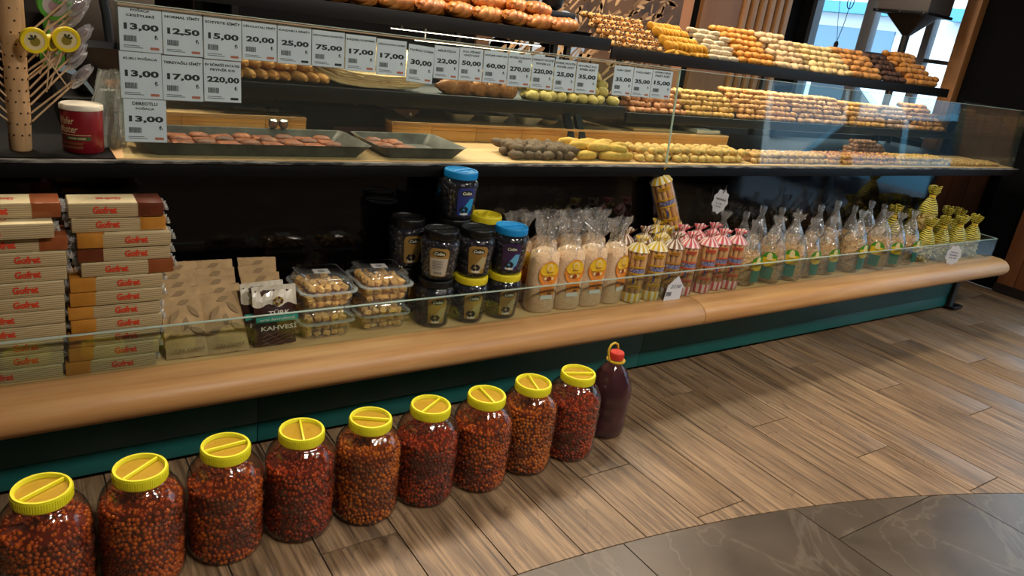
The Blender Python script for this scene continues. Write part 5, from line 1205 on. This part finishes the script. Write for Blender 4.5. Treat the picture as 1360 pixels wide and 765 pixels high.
# ---- trays on the display floor (left)
mtin = noisy('old_tray_metal', [(.35,'3A3630'),(.6,'5A564E'),(.8,'6E6A60')], (14,14,14), .55, metal=.3)
mbur = noisy('glazed_slice', [(.3,'52240E'),(.55,'84421A'),(.75,'B0682C')], (30,30,30), .6, .5, rnd=.3)
sl = [MB().box((-.03,-.024,0),(.03,.024,.016), bev=.005).mesh('glazed_slice', mbur, 60), dome(.030,.024,.013,91,amp=.06).mesh('glazed_slice', mbur, 180)]
def btray(x0, x1, lab, fill):
    t = thing('baking_tray', lab, 'tray', ((x0+x1)/2, 2.536, Z3))
    w = (x1-x0)
    m = MB(); loft(m, [(rrect(w-.08,.25,.02),.0),(rrect(w,.293,.025),.041),(rrect(w+.008,.302,.027),.042),(rrect(w-.01,.285,.023),.0405),(rrect(w-.08,.246,.02),.003)], cap0=True, cap1=True); m.build('pan', mtin, t, smooth=40)
    for i in range(int(fill*w/.0715)):
        for j in range(4):
            tag(link('glazed_slice', sl[(i+j)%2], None, (x0+.07+.0705*i+U(-.004,.004), 2.452+.056*j+U(-.003,.003), Z3+.006), (U(-.06,.06),U(-.06,.06),U(-.25,.25)), (SZ,)*3), 'reddish glazed pastry slice lying in the ' + ('long' if w > .5 else 'short') + ' metal tray', 'pastry', 'glazed slices in the ' + ('long' if w > .5 else 'short') + ' tray')
btray(.335, 1.067, 'long worn metal baking tray with reddish glazed slices', .88); btray(1.100, 1.452, 'short worn metal baking tray, half empty, right of the long one', .55)
# glass clamps
for x, lab in ((.806,'left'),(.849,'right')):
    t = thing('glass_clamp', f'small shiny glass knob standing on the tray rim, {lab} of the pair', 'knob', (x, 2.686, .9585), (.3, 0, .3 if lab == 'left' else -.4), 'pair of shiny glass knobs')
    MB().lathe([(.004,0),(.004,.012),(.014,.02),(.018,.034),(.014,.046),(.004,.05)], 16).build('knob', M_steel, t); MB().lathe([(.009,-.0),(.009,.004)], 16).build('foot', M_steel, t)
# ---- lower left shelf: long rolls, flatbreads, croissants, yellow-green clusters
Z4 = 1.111
mr_ = bake('long_roll_crust','A0662A','C48C44','DAB074', scale=25, coat=.1); rl = [MB().tube([(0,-.115,.02),(0,-.10,.022),(0,-.03,.026),(0,.05,.026),(0,.10,.022),(0,.115,.02)],[.008,.016,.023,.023,.017,.009],10).mesh('long_roll', mr_, 60)]
for i in range(14):
    tag(link('long_roll', rl[0], None, (.69+.046*(i%8)+(.022 if i > 7 else 0), 2.94+U(-.006,.006), Z4+.001+(.040 if i > 7 else 0)), (0,0,.35+U(-.1,.1)), (SZ,)*3), 'long golden bread roll lying on the lower left shelf', 'bread roll', 'long rolls on the lower left shelf')
mf_ = noisy('flatbread', [(.30,'9A6A34'),(.40,'D8B47C'),(.7,'E6CC98')], (22,22,22), .8, .2, rnd=.06)
for k in range(6):
    q = random.Random(60+k); pts = [((.245+q.uniform(-.006,.006))*math.copysign(abs(math.cos(t))**.7, math.cos(t)), (.155+q.uniform(-.006,.006))*math.copysign(abs(math.sin(t))**.7, math.sin(t))) for t in [2*PI*i/40 for i in range(40)]]
    m = MB(); m.poly(pts, .006)
    o = m.build('flatbread', mf_, None, loc=(1.285+.004*k+U(-.01,.01), 2.975, Z4+.064+.0085*k), rot=(.36,.0,U(-.03,.03))); tag(o, 'large thin speckled flatbread, ' + ('topmost' if k == 5 else ORD[5-k] + ' from the top') + ' of the stack on the lower left shelf', 'flatbread', 'stacked flatbreads')
mcr = bake('croissant_crust','7A4418','A86A30','C4905A', scale=40, coat=.2)
def crois():
    m = MB(); n = 15; pts = []; rs = []
    for i in range(n):
        u = i/(n-1)*2-1; pts.append((.062*u, .022*u*u, .024)); rs.append((.026*(1-abs(u)**1.6)+.006)*(1+.12*math.cos(i*PI)))
    m.tube(pts, rs, 10); return m.mesh('croissant', mcr, 60)
cm = crois()
for i in range(9):
    tag(link('croissant', cm, None, (1.63+.074*(i%5)+(.035 if i > 4 else 0), 2.885+(.07 if i > 4 else 0)+U(-.004,.004), Z4+.001+(.036 if i > 4 else 0)), (U(-.1,.1),0,.45+U(-.2,.2)), (SZ*1.15,)*3), 'browned croissant on the lower left shelf between flatbreads and yellow clusters', 'croissant', 'croissants on the lower left shelf')
mgr = bake('pistachio_cluster','B09848','CFB868','E4D294', scale=110, bump=.6); gm_ = [dome(.030,.026,.021,s+95,amp=.13,n=10,nv=7).mesh('cluster_cookie', mgr, 180) for s in (1,2)]
pile('cluster_cookie', gm_, 2.0106, 2.5579, 2.826, Z4, .0603, .0491, .0335, 4, 'yellow-green knobbly cluster cookie on the lower left shelf', 'cookie', 'yellow-green clusters on the lower left shelf', shift=.8)
mpp = bake('puff_crust','A66E36','C99458','DDB486', scale=60); pf = [dome(.026,.022,.017,s+97,amp=.09).mesh('puff_cookie', mpp, 180) for s in (1,2)]
# ---- upper left shelf: glazed braided buns
mbn = bake('glazed_bun','8A4410','B8702A','D49A54', scale=22, coat=.25, rough=.5, bump=.2)
def braid():
    m = MB()
    for s_ in range(3):
        pts = []; rs = []
        for i in range(22):
            u = i/21*2-1; ph = u*5.2 + s_*2*PI/3
            pts.append((.085*u, .020*math.sin(ph)*(1-u**4*.8), .026 + .010*math.cos(ph)*(1-u**4*.6))); rs.append(.017*(1-.55*u**4))
        m.tube(pts, rs, 8)
    return m.mesh('braided_bun', mbn, 60)
bm_ = braid(); Z5 = 1.417
for (xa, ya, za, a) in [(1.139,2.994,0.000,0.6), (1.285,3.005,0.000,0.5), (1.430,3.005,0.000,0.55), (1.575,3.005,0.000,0.5), (1.720,3.005,0.000,0.6), (1.865,3.005,0.000,0.5), (2.011,3.005,0.000,0.55), (2.156,3.005,0.000,0.5), (2.290,3.016,0.000,0.6), (1.229,3.150,0.000,0.5), (1.396,3.150,0.000,0.5), (1.564,3.150,0.000,0.6), (1.731,3.150,0.000,0.5), (1.899,3.150,0.000,0.5), (2.066,3.150,0.000,0.6), (2.212,3.150,0.000,0.5), (1.430,3.077,0.054,0.5), (1.586,3.077,0.054,0.55), (1.743,3.077,0.054,0.5), (1.899,3.077,0.054,0.6), (2.055,3.077,0.054,0.5), (2.178,3.089,0.054,0.6), (1.675,3.128,0.105,0.5), (1.832,3.128,0.105,0.6), (1.988,3.128,0.105,0.5)]:
    tag(link('braided_bun', bm_, None, (xa+U(-.006,.006), ya+U(-.005,.005), Z5+.001+za), (U(-.1,.1),U(-.08,.08),a+U(-.3,.3)), (SZ*1.22,)*3), 'shiny brown braided bun on the upper left shelf', 'bun', 'braided buns on the upper left shelf')
# dark tray standing behind the buns
t = thing('black_tray', 'flat black metal tray lying at the right end of the upper left shelf', 'tray', (2.413, 3.161, Z5+.001)); m = MB(); loft(m, [(rrect(.13,.26,.01),0),(rrect(.155,.285,.015),.018),(rrect(.149,.279,.014),.018),(rrect(.126,.256,.01),.003)], cap0=True, cap1=True); m.build('pan', mat('black_tray_metal','141416',.4,.5), t)
# ------------------------------------------------------------------ things on the worktop behind the glass
ZW = 1.0015
q = random.Random(11)
for k, (x, y, w, d, rz, lab) in enumerate(((.67,2.93,.18,.14,.2,'leftmost'),(.805,2.87,.16,.13,-.3,'middle, hanging over the edge'),(.89,2.97,.12,.14,.1,'rightmost'))):
    m = MB(); n = 8; vs = []; fs = []
    for i in range(n+1):
        for j in range(n+1): vs.append((w*(i/n-.5), d*(j/n-.5), .004+.006*math.sin(i*.9+k)*math.sin(j*.7) + .006*k/2))
    for i in range(n):
        for j in range(n): a = i*(n+1)+j; fs.append((a,a+1,a+n+2,a+n+1))
    m.add(vs, fs); m.add([(a,b,c+.0012) for a,b,c in vs], [f[::-1] for f in fs])
    tag(m.build('wrapping_paper', noisy('crumpled_paper', [(.3,'C9B59A'),(.7,'E0D0BA')], (9,9,9), .8), None, loc=(x,y,ZW+.003), rot=(0,0,rz)), f'crumpled cream wrapping paper on the left worktop, {lab} sheet', 'paper', 'papers on the left worktop')
tag(MB().box((-.05,-.035,0),(.05,.035,.012),bev=.002).build('order_pad', mat('pad_dark','3A2A24',.6), None, loc=(.885,2.86,ZW+.001), rot=(0,0,.1)), 'dark order pad lying on the left worktop', 'pad')
mwh = mat('white_ceramic','CFC8BA',.4)
for i, (x, lab) in enumerate(((1.675,'left'),(1.854,'middle'),(2.044,'right'))):
    t = thing('foam_dish', f'white flared dish on the long worktop, {lab} of three', 'dish', (x, 2.86, ZW+.0005), (0,0,0), 'white dishes on the worktop')
    m = MB(); loft(m, [(rrect(.07,.06,.008),0),(rrect(.115,.1,.012),.034),(rrect(.111,.096,.012),.034),(rrect(.067,.057,.008),.003)], cap0=True, cap1=True); m.build('dish', mwh, t)
t = thing('round_dish', 'white round bowl on the worktop beside the flared dishes', 'bowl', (2.156, 2.85, ZW+.0005)); MB().lathe([(.02,0),(.042,.012),(.05,.028),(.047,.028),(.018,.004),(.0001,.004)], 28, caps=False).build('bowl', mwh, t)
t = thing('chopping_board', 'pale wooden chopping board lying on the long worktop', 'board', (2.79, 2.86, ZW+.0005), (0,0,.05)); MB().box((-.14,-.07,0),(.14,.07,.014),bev=.004).build('board', M_deckwood, t)
t = thing('kitchen_scale', 'flat white kitchen scale with dark display on the worktop end', 'scale', (3.206, 2.85, ZW+.0005), (0,0,.05))
MB().box((-.10,-.07,0),(.10,.07,.022),bev=.006).build('body', mwh, t); MB().box((-.09,-.06,.022),(.02,.06,.026),bev=.002).build('plate', mat('scale_plate','D8D4CC',.3), t); MB().box((.03,-.055,.022),(.075,.03,.024)).build('display', mat('scale_display','2A3038',.2), t)
t = thing('paper_bag', 'brown paper bag corner with pale diamond emblem hanging below the shelf', 'paper bag', (1.39, 2.80, ZW+.001), (0,.0,.1))
m = MB().poly([(-.075,.045),(.06,.045),(.012,.0)], .02, 0, Matrix.Translation((0,.01,0)) @ FACE); m.build('bag', mat('brown_bag','4A2C22',.7), t, smooth=0)
m = MB().poly([(.006,.026),(.014,.018),(.022,.026),(.014,.034)], .0006, 0, Matrix.Translation((0,-.0105,0)) @ FACE); m.build('emblem', mat('bag_emblem','C9B8A8',.6), t, smooth=0)
# dark cupboard standing in the gap between the worktops
t = thing('staff_cabinet', 'black cabinet with dark red drawer between the two worktops', 'cabinet', (1.134, 3.04, .9273)); MB().box((-.172,-.22,0),(.172,.22,.112),bev=.003).build('body', M_black, t); MB().box((-.05,-.228,.0),(.168,-.22,.038),bev=.002).build('drawer', mat('dark_red_front','3A1416',.4), t)
tag(MB().box((-.012,-.006,0),(.012,.006,.09),bev=.003).build('wooden_spatula', M_slat, None, loc=(1.206,2.90,1.0405), rot=(0,.12,0)), 'small wooden spatula leaning on the black cabinet', 'spatula')
# black kitchen things on the shelf behind
t = thing('back_shelf', 'dark slate shelf on the back wall above the buns', 'shelf', (2.60, 3.60, 1.493)); MB().box((-.75,-.12,0),(.12,.12,.03),bev=.003).build('board', mat('slate_shelf','2A2F38',.5), t)
for x in (-.6, .0): MB().box((x-.015,-.1,-1.493),(x+.015,-.07,0)).build('post', M_darksteel, t)
t = thing('black_jug', 'black round-bellied jug on the slate shelf', 'jug', (2.62, 3.58, 1.5235)); MB().lathe([(.03,0),(.055,.02),(.065,.07),(.05,.12),(.03,.15),(.035,.18)], 28).build('body', mat('jug_black','0C0C0D',.3), t); MB().tube([(.05,0,.13),(.09,0,.12),(.095,0,.08),(.06,0,.05)], .007, 8).build('handle', MATS['jug_black'], t)
t = thing('storage_jar', 'grey glass storage jar left of the black jug', 'jar', (2.45, 3.59, 1.5235)); MB().lathe([(.045,0),(.06,.01),(.06,.10),(.045,.125),(.045,.14)], 28).build('body', mat('grey_glass_jar','5A5A56',.15), t); MB().lathe([(.048,.14),(.048,.16),(.02,.165)], 24).build('lid', M_darksteel, t)
t = thing('oven_glove', 'orange oven glove hanging from a hook by the poster', 'glove', (2.86, 3.6, 1.62)); m = MB(); m.ball((0,0,.08),(.05,.018,.10),nu=16,nv=10); m.ball((.05,0,.09),(.022,.015,.045),nu=12,nv=8); m.build('glove', noisy('orange_cloth',[(.3,'B06A14'),(.7,'CF8A24')],(20,20,20),.8), t); MB().tube([(0,0,.17),(0,0,1.38)], .002, 6).build('cord', mat('cord_black','111111',.6), t)
# ------------------------------------------------------------------ left end: lollipop stand, tin, bag, till
ZL = .9276
t = thing('lollipop_log', 'pale wooden log with rows of holes used as a lollipop stand', 'stand', (.043, 2.457, ZL), (0, .02, 0)); t.scale = (.98, .98, 1.117)
m = MB(); q = random.Random(3)
m.lathe([(.026,0),(.028,.004),(.029,.1),(.028,.2),(.030,.3),(.029,.45)], 24, fn=lambda r,z,a:(r*(1+.03*math.sin(3*a+z*9)), z)); m.build('log', wood('pale_log', [(0.2,'A07A50'),(.8,'C8A478')], (40,40,4), .7, .1, 0), t)
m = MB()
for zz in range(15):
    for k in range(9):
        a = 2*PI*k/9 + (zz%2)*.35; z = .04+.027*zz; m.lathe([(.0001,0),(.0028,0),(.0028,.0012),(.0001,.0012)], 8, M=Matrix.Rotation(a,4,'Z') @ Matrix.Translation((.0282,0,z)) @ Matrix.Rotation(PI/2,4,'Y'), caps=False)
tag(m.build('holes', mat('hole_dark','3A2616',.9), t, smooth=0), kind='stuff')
M_stick = mat('lolly_stick','BFA07A',.7); stick_me2 = MB().tube([(0,0,-.012),(0,0,.13)], .0022, 6).mesh('stick', M_stick, 60)
mcandy = noisy('dark_candy',[(.3,'2E1218'),(.7,'5A2A30')],(60,60,60),.2); candy_me = MB().ball((0,0,.145),(.013,.009,.02),nu=12,nv=8).mesh('candy', mcandy, 180)
wrap_me = sleeve_mesh('wrapper', [(.115,.006,.006,.2,0,0),(.125,.014,.011,.15,0,0),(.145,.017,.013,.15,0,0),(.165,.014,.011,.2,0,0),(.176,.006,.006,.3,0,0)], film('lolly_wrap','FFFFFF',.72,.1,haze='C8CCD4',gloss=2.5,bump=.6,bscale=60), 5, cap0=False, sm=0, folds=5, n=14)
k = 0
for side in (-1, 1):
    for i in range(11):
        z = ZL + .09 + .0225*i; a = side*(PI/2) - PI/2 + U(-.5,.5)*1.2
        dirn = Vector((side*math.cos(U(-.6,.6)), U(-.5,.35), 0)).normalized(); el = .75 + U(-.1,.12)
        v = Vector((dirn.x*math.cos(el), dirn.y*math.cos(el), math.sin(el)))
        o = thing('lollipop', f'wrapped lollipop on the {"left" if side < 0 else "right"} of the log, {ORD[i]} from the bottom', 'lollipop', (.047+.038*dirn.x, 2.457+.038*dirn.y, z), v.to_track_quat('Z','Y').to_euler(), 'dark lollipops in the log'); o.scale = (1.117,)*3
        link('stick', stick_me2, o); link('candy', candy_me, o); link('wrapper', wrap_me, o)
def disc_lolly(x, y, z, rot, rim, face, motif, label, r=.030):
    o = thing('lollipop', label, 'lollipop', (x, y, z), rot, 'flat round lollipops'); r *= 1.117
    MB().lathe([(.0001,-.006),(r*.7,-.006),(r*.72,-.008),(r*.95,-.008),(r,-.003),(r,.003),(r*.95,.008),(r*.72,.008),(r*.7,.006),(.0001,.006)], 32, caps=False, M=Matrix.Rotation(PI/2,4,'X')).build('rim', rim, o, smooth=50)
    MB().lathe([(.0001,0),(r*.71,0)], 28, caps=False, M=Matrix.Translation((0,-.0066,0)) @ Matrix.Rotation(PI/2,4,'X')).build('face', face, o)
    m = MB(); m.lathe([(.0001,0),(r*.36,0)], 14, 0, caps=False, M=Matrix.Translation((.0,-.0072,-r*.06)) @ Matrix.Rotation(PI/2,4,'X'))
    for a in (.6, 1.5, 2.4): m.poly([(0,0),(r*.3,r*.1),(r*.42,0),(r*.3,-r*.1)], .0004, 1, Matrix.Translation((0,-.0074,r*.12)) @ Matrix.Rotation(-a,4,'Y') @ FACE)
    m.build('motif', motif, o, smooth=0)
    MB().tube([(0,0,-r*.95),(0,0,-r-.11)], .002, 6).build('stick', M_stick, o)
ym = mat('lolly_yellow','D8BE18',.35); fcm = mat('lolly_cream','C8B88A',.5); mot = [mat('motif_olive','7A6A14',.5), mat('motif_leaf','26301A',.5)]
disc_lolly(0.093, 2.385, 1.232, (.15,-.55,.1), ym, fcm, mot, 'yellow-rimmed flat lollipop tilted to the left before the log')
disc_lolly(0.168, 2.402, 1.240, (.1,.35,.1), ym, fcm, mot, 'yellow-rimmed flat lollipop with fruit picture, right of the log')
disc_lolly(0.132, 2.418, 1.227, (.1,.1,.9), ym, mot[0], mot, 'small yellow lollipop half hidden between the two round ones', .020)
gmm = mat('lolly_green','4E9A3A',.35); gf = mat('lolly_lilac','B0A6A8',.5)
disc_lolly(0.151, 2.480, 1.322, (.2,.3,.2), gmm, gf, [mat('motif_pink','9A7C84',.5), gmm], 'green-rimmed large lollipop at the top beside the log', .038)
disc_lolly(0.156, 2.513, 1.266, (.2,.3,.4), gmm, gf, [MATS['motif_pink'], gmm], 'green-rimmed lollipop below the large green one', .032)
disc_lolly(0.140, 2.536, 1.176, (.3,.8,.5), gmm, gf, [MATS['motif_pink'], gmm], 'green-rimmed lollipop low behind the wrapped sticks', .028)
disc_lolly(-0.022, 2.402, 1.199, (.1,.2,-.3), mat('lolly_pale','A8AC96',.4), gf, mot, 'pale wrapped lollipop at the left edge of the picture', .026)
# red tin
t = thing('wafer_tin', 'red round tin with white lid and cream lettering, on the ledge', 'tin', (.197, 2.463, ZL), (0,0,-.5)); t.scale = (1.117,)*3; tr_ = .0475
MB().lathe([(tr_-.002,0),(tr_,.002),(tr_,.108),(tr_-.001,.11)], 48).build('body', mat('tin_red','74101A',.35), t, smooth=50)
MB().lathe([(tr_,.108),(tr_+.0025,.108),(tr_+.0025,.118),(tr_-.001,.121),(tr_-.003,.118),(.0001,.118)], 48, caps=False).build('lid', mat('tin_lid','C9C2B0',.4), t, smooth=50)
m = MB(); M0 = Matrix.Rotation(-.45,4,'Z'); text_into(m, 'Wafer', 0, .082, .046, .018, 0, M0, .01, bend=tr_+.0006, shear=.3); text_into(m, 'Master', .004, .061, .054, .018, 0, M0, .01, bend=tr_+.0006, shear=.3)
bent(m, [(-.04,.06,.0465),(-.04,.06,.0478)], tr_+.0005, 0, M0, n=16); bent(m, [(.0,.06,.034),(.0,.06,.043)], tr_+.0005, 1, M0, n=16)
text_into(m, 'cocoa cream', .028, .0385, .04, .005, 0, M0, .01, bend=tr_+.0009)
for zz in (.012, .022): bent(m, [(-.03,.04,zz),(-.03,.042,zz+.007)], tr_+.0006, 2, M0, n=12)
m.build('lettering', [mat('tin_cream','CDB58A',.5), mat('tin_green','2E4A22',.5), mat('tin_wafer','6A3A22',.5)], t, smooth=0)
# crumpled clear bag beside the tin
t = thing('plastic_bag', 'crumpled clear plastic bag squeezed between tin and price cards', 'bag', (.271, 2.536, ZL)); t.scale = (1.117,)*3
link('film', sleeve_mesh('film', [(.001,.040,.04,.12,0,0),(.03,.046,.045,.18,0,0),(.08,.044,.042,.2,0,0),(.13,.036,.035,.25,.004,0),(.17,.028,.026,.3,.006,0),(.20,.022,.02,.4,.008,0)], film('milky_film','FFFFFF',.55,.15,haze='C4CCC8',gloss=2.5,bump=.9,bscale=40), 8, sm=0, folds=5), t)
link('content', sleeve_mesh('content', [(.004,.03,.03,.05,0,0),(.10,.034,.03,.08,0,0),(.15,.02,.02,.1,.004,0)], noisy('bag_content',[(.3,'7E8A84'),(.7,'A8B0A8')],(14,14,14),.7), 3, cap1=True), t)
# black till / machine with arm, blue strap
t = thing('slicing_machine', 'black machine with hopper tray and dark curved arm behind the tin', 'machine', (.274, 2.90, ZL)); t.scale = (1.117,)*3
MB().box((-.10,-.16,0),(.05,.16,.10),bev=.012).build('base', M_black, t)
m = MB(); loft(m, [(rrect(.13,.16,.015),.16),(rrect(.19,.22,.02),.235),(rrect(.185,.215,.02),.235),(rrect(.125,.155,.015),.165)], cap0=True, cap1=True); m.build('tray', mat('black_plastic','0E0E10',.35), t)
MB().tube([(-.02,0,.10),(-.02,0,.165)], .03, 16).build('stem', MATS['black_plastic'], t)
MB().tube([(.03,-.16,.26),(.025,-.17,.33),(.012,-.17,.42),(.008,-.17,.56)], [.012,.013,.013,.012], 12).build('arm', mat('arm_dark','20262E',.3), t)
m = MB(); pts = [(-.10+.008*i*1.0, -.20+.002*i, .175-.0013*(i-4)**2*.12*.9-.0006*i*i) for i in range(14)]
vs = []; 
for x, y, z in pts: vs += [(x,y,z),(x,y+.002,z+.018)]
m.add(vs, [(2*i,2*i+1,2*i+3,2*i+2) for i in range(13)]); m.add([(a,b+.0015,c) for a,b,c in vs], [(2*i,2*i+2,2*i+3,2*i+1) for i in range(13)]); m.build('strap', mat('pale_blue_strap','8EA6BC',.4), t)
# grey box and far bread crates on the left
t = thing('storage_box', 'plain grey-brown box standing behind the machine', 'box', (.39, 3.55, 0)); MB().box((-.16,-.15,.98),(.16,.15,1.35),bev=.006).build('box', mat('taupe_box','4A423C',.7), t); MB().box((-.2,-.2,0),(.2,.2,.98),bev=.006).build('stand', M_dark, t)
t = thing('bread_rack', 'dark rack against the back wall carrying loaves, at the upper left', 'rack', (.45, 3.9, 0))
for z in (1.05, 1.42): MB().box((-.5,-.2,z),(.5,.2,z+.03)).build('shelf_board', mat('rack_brown','2E2018',.6), t)
for x in (-.5, .47): MB().box((x,-.2,0),(x+.03,.2,2.2)).build('upright', M_black, t)
MB().box((-.47,.17,.4),(.47,.2,2.1)).build('back_board', mat('rack_back','4A4038',.7), t)
lo = [MB().tube([(-.09,0,.03),(-.075,0,.035),(0,0,.042),(.075,0,.035),(.09,0,.03)], [.012,.032,.042,.032,.012], 12).mesh('loaf', bake('loaf_crust','8E4E14','BC7A2C','D49C4C',scale=25,coat=.15), 60)]
for i, (x, z) in enumerate(((.18,1.4505),(.34,1.4505),(.50,1.4505),(.66,1.4505),(.82,1.4505),(.30,1.0805),(.48,1.0805),(.66,1.0805),(.80,1.0805))):
    tag(link('loaf', lo[0], None, (x, 3.82, z), (0,0,.3+U(-.2,.2))), 'golden loaf on the ' + ('upper' if z > 1.3 else 'lower') + ' board of the rack at the back left', 'loaf', 'loaves on the ' + ('upper' if z > 1.3 else 'lower') + ' rack board')
t = thing('wooden_crate', 'slanted wooden tray with bread right of the dark arm', 'crate', (.447, 3.33, .981), (.25,0,0)); t.scale = (1.117,)*3
MB().box((-.1,-.12,0),(.1,.12,.012)).build('base', M_slat, t)
for x in (-.1,.088): MB().box((x,-.12,.012),(x+.012,.12,.04)).build('side', M_slat, t)
# ------------------------------------------------------------------ right rear: sign/grinder, cable lamp
t = thing('coffee_grinder', 'grey box with black funnel on a pole in front of the window', 'machine', (5.7, 3.27, 0))
MB().box((-.16,-.20,1.885),(.16,.20,2.25),bev=.008).build('box', mat('grinder_grey','4A4644',.5), t)
MB().box((-.175,-.215,1.865),(.175,.215,1.885),bev=.003).build('flange', M_black, t)
m = MB(); loft(m, [(rrect(.05,.05,.02),1.72),(rrect(.24,.30,.03),1.865)], cap0=True, cap1=True); m.build('funnel', mat('funnel_black','0A0A0B',.35), t)
MB().tube([(0,0,.02),(0,0,1.73)], .028, 16).build('pole', MATS['funnel_black'], t); MB().lathe([(.2,0),(.2,.02),(.04,.035)], 28).build('foot', MATS['funnel_black'], t)
for y in (-.18,0,.18): MB().lathe([(.008,0),(.008,.006),(.0001,.008)], 10, M=Matrix.Translation((-.176,y,1.875)) @ Matrix.Rotation(-PI/2,4,'Y')).build('bolt', M_darksteel, t)
t = thing('hanging_socket', 'bare lamp socket hanging on two thin cables before the window', 'pendant lamp', (5.7, 3.83, 0))
MB().lathe([(.006,1.56),(.016,1.57),(.018,1.61),(.010,1.63)], 14).build('socket', M_black, t)
MB().tube([(0,.0,1.63),(.0,-.02,1.75),(0,-.03,1.9),(0,-.02,2.1),(0,0,ZC)], .003, 6).build('cable', M_black, t)
MB().tube([(0,0,1.63),(0,.04,1.78),(0,.08,2.0),(0,.1,ZC)], .0022, 6).build('cable', M_black, t)
MB().tube([(0,-.03+.028*math.cos(a),1.93+.05*math.sin(a)) for a in [2*PI*i/20 for i in range(21)]], .004, 6).build('cable_loop', M_black, t)
# staff side low panels behind the right half
struct('wall_staff', MB().box((3.05, 3.55, 0), (XW-.001, 3.6, .93)), M_navy)
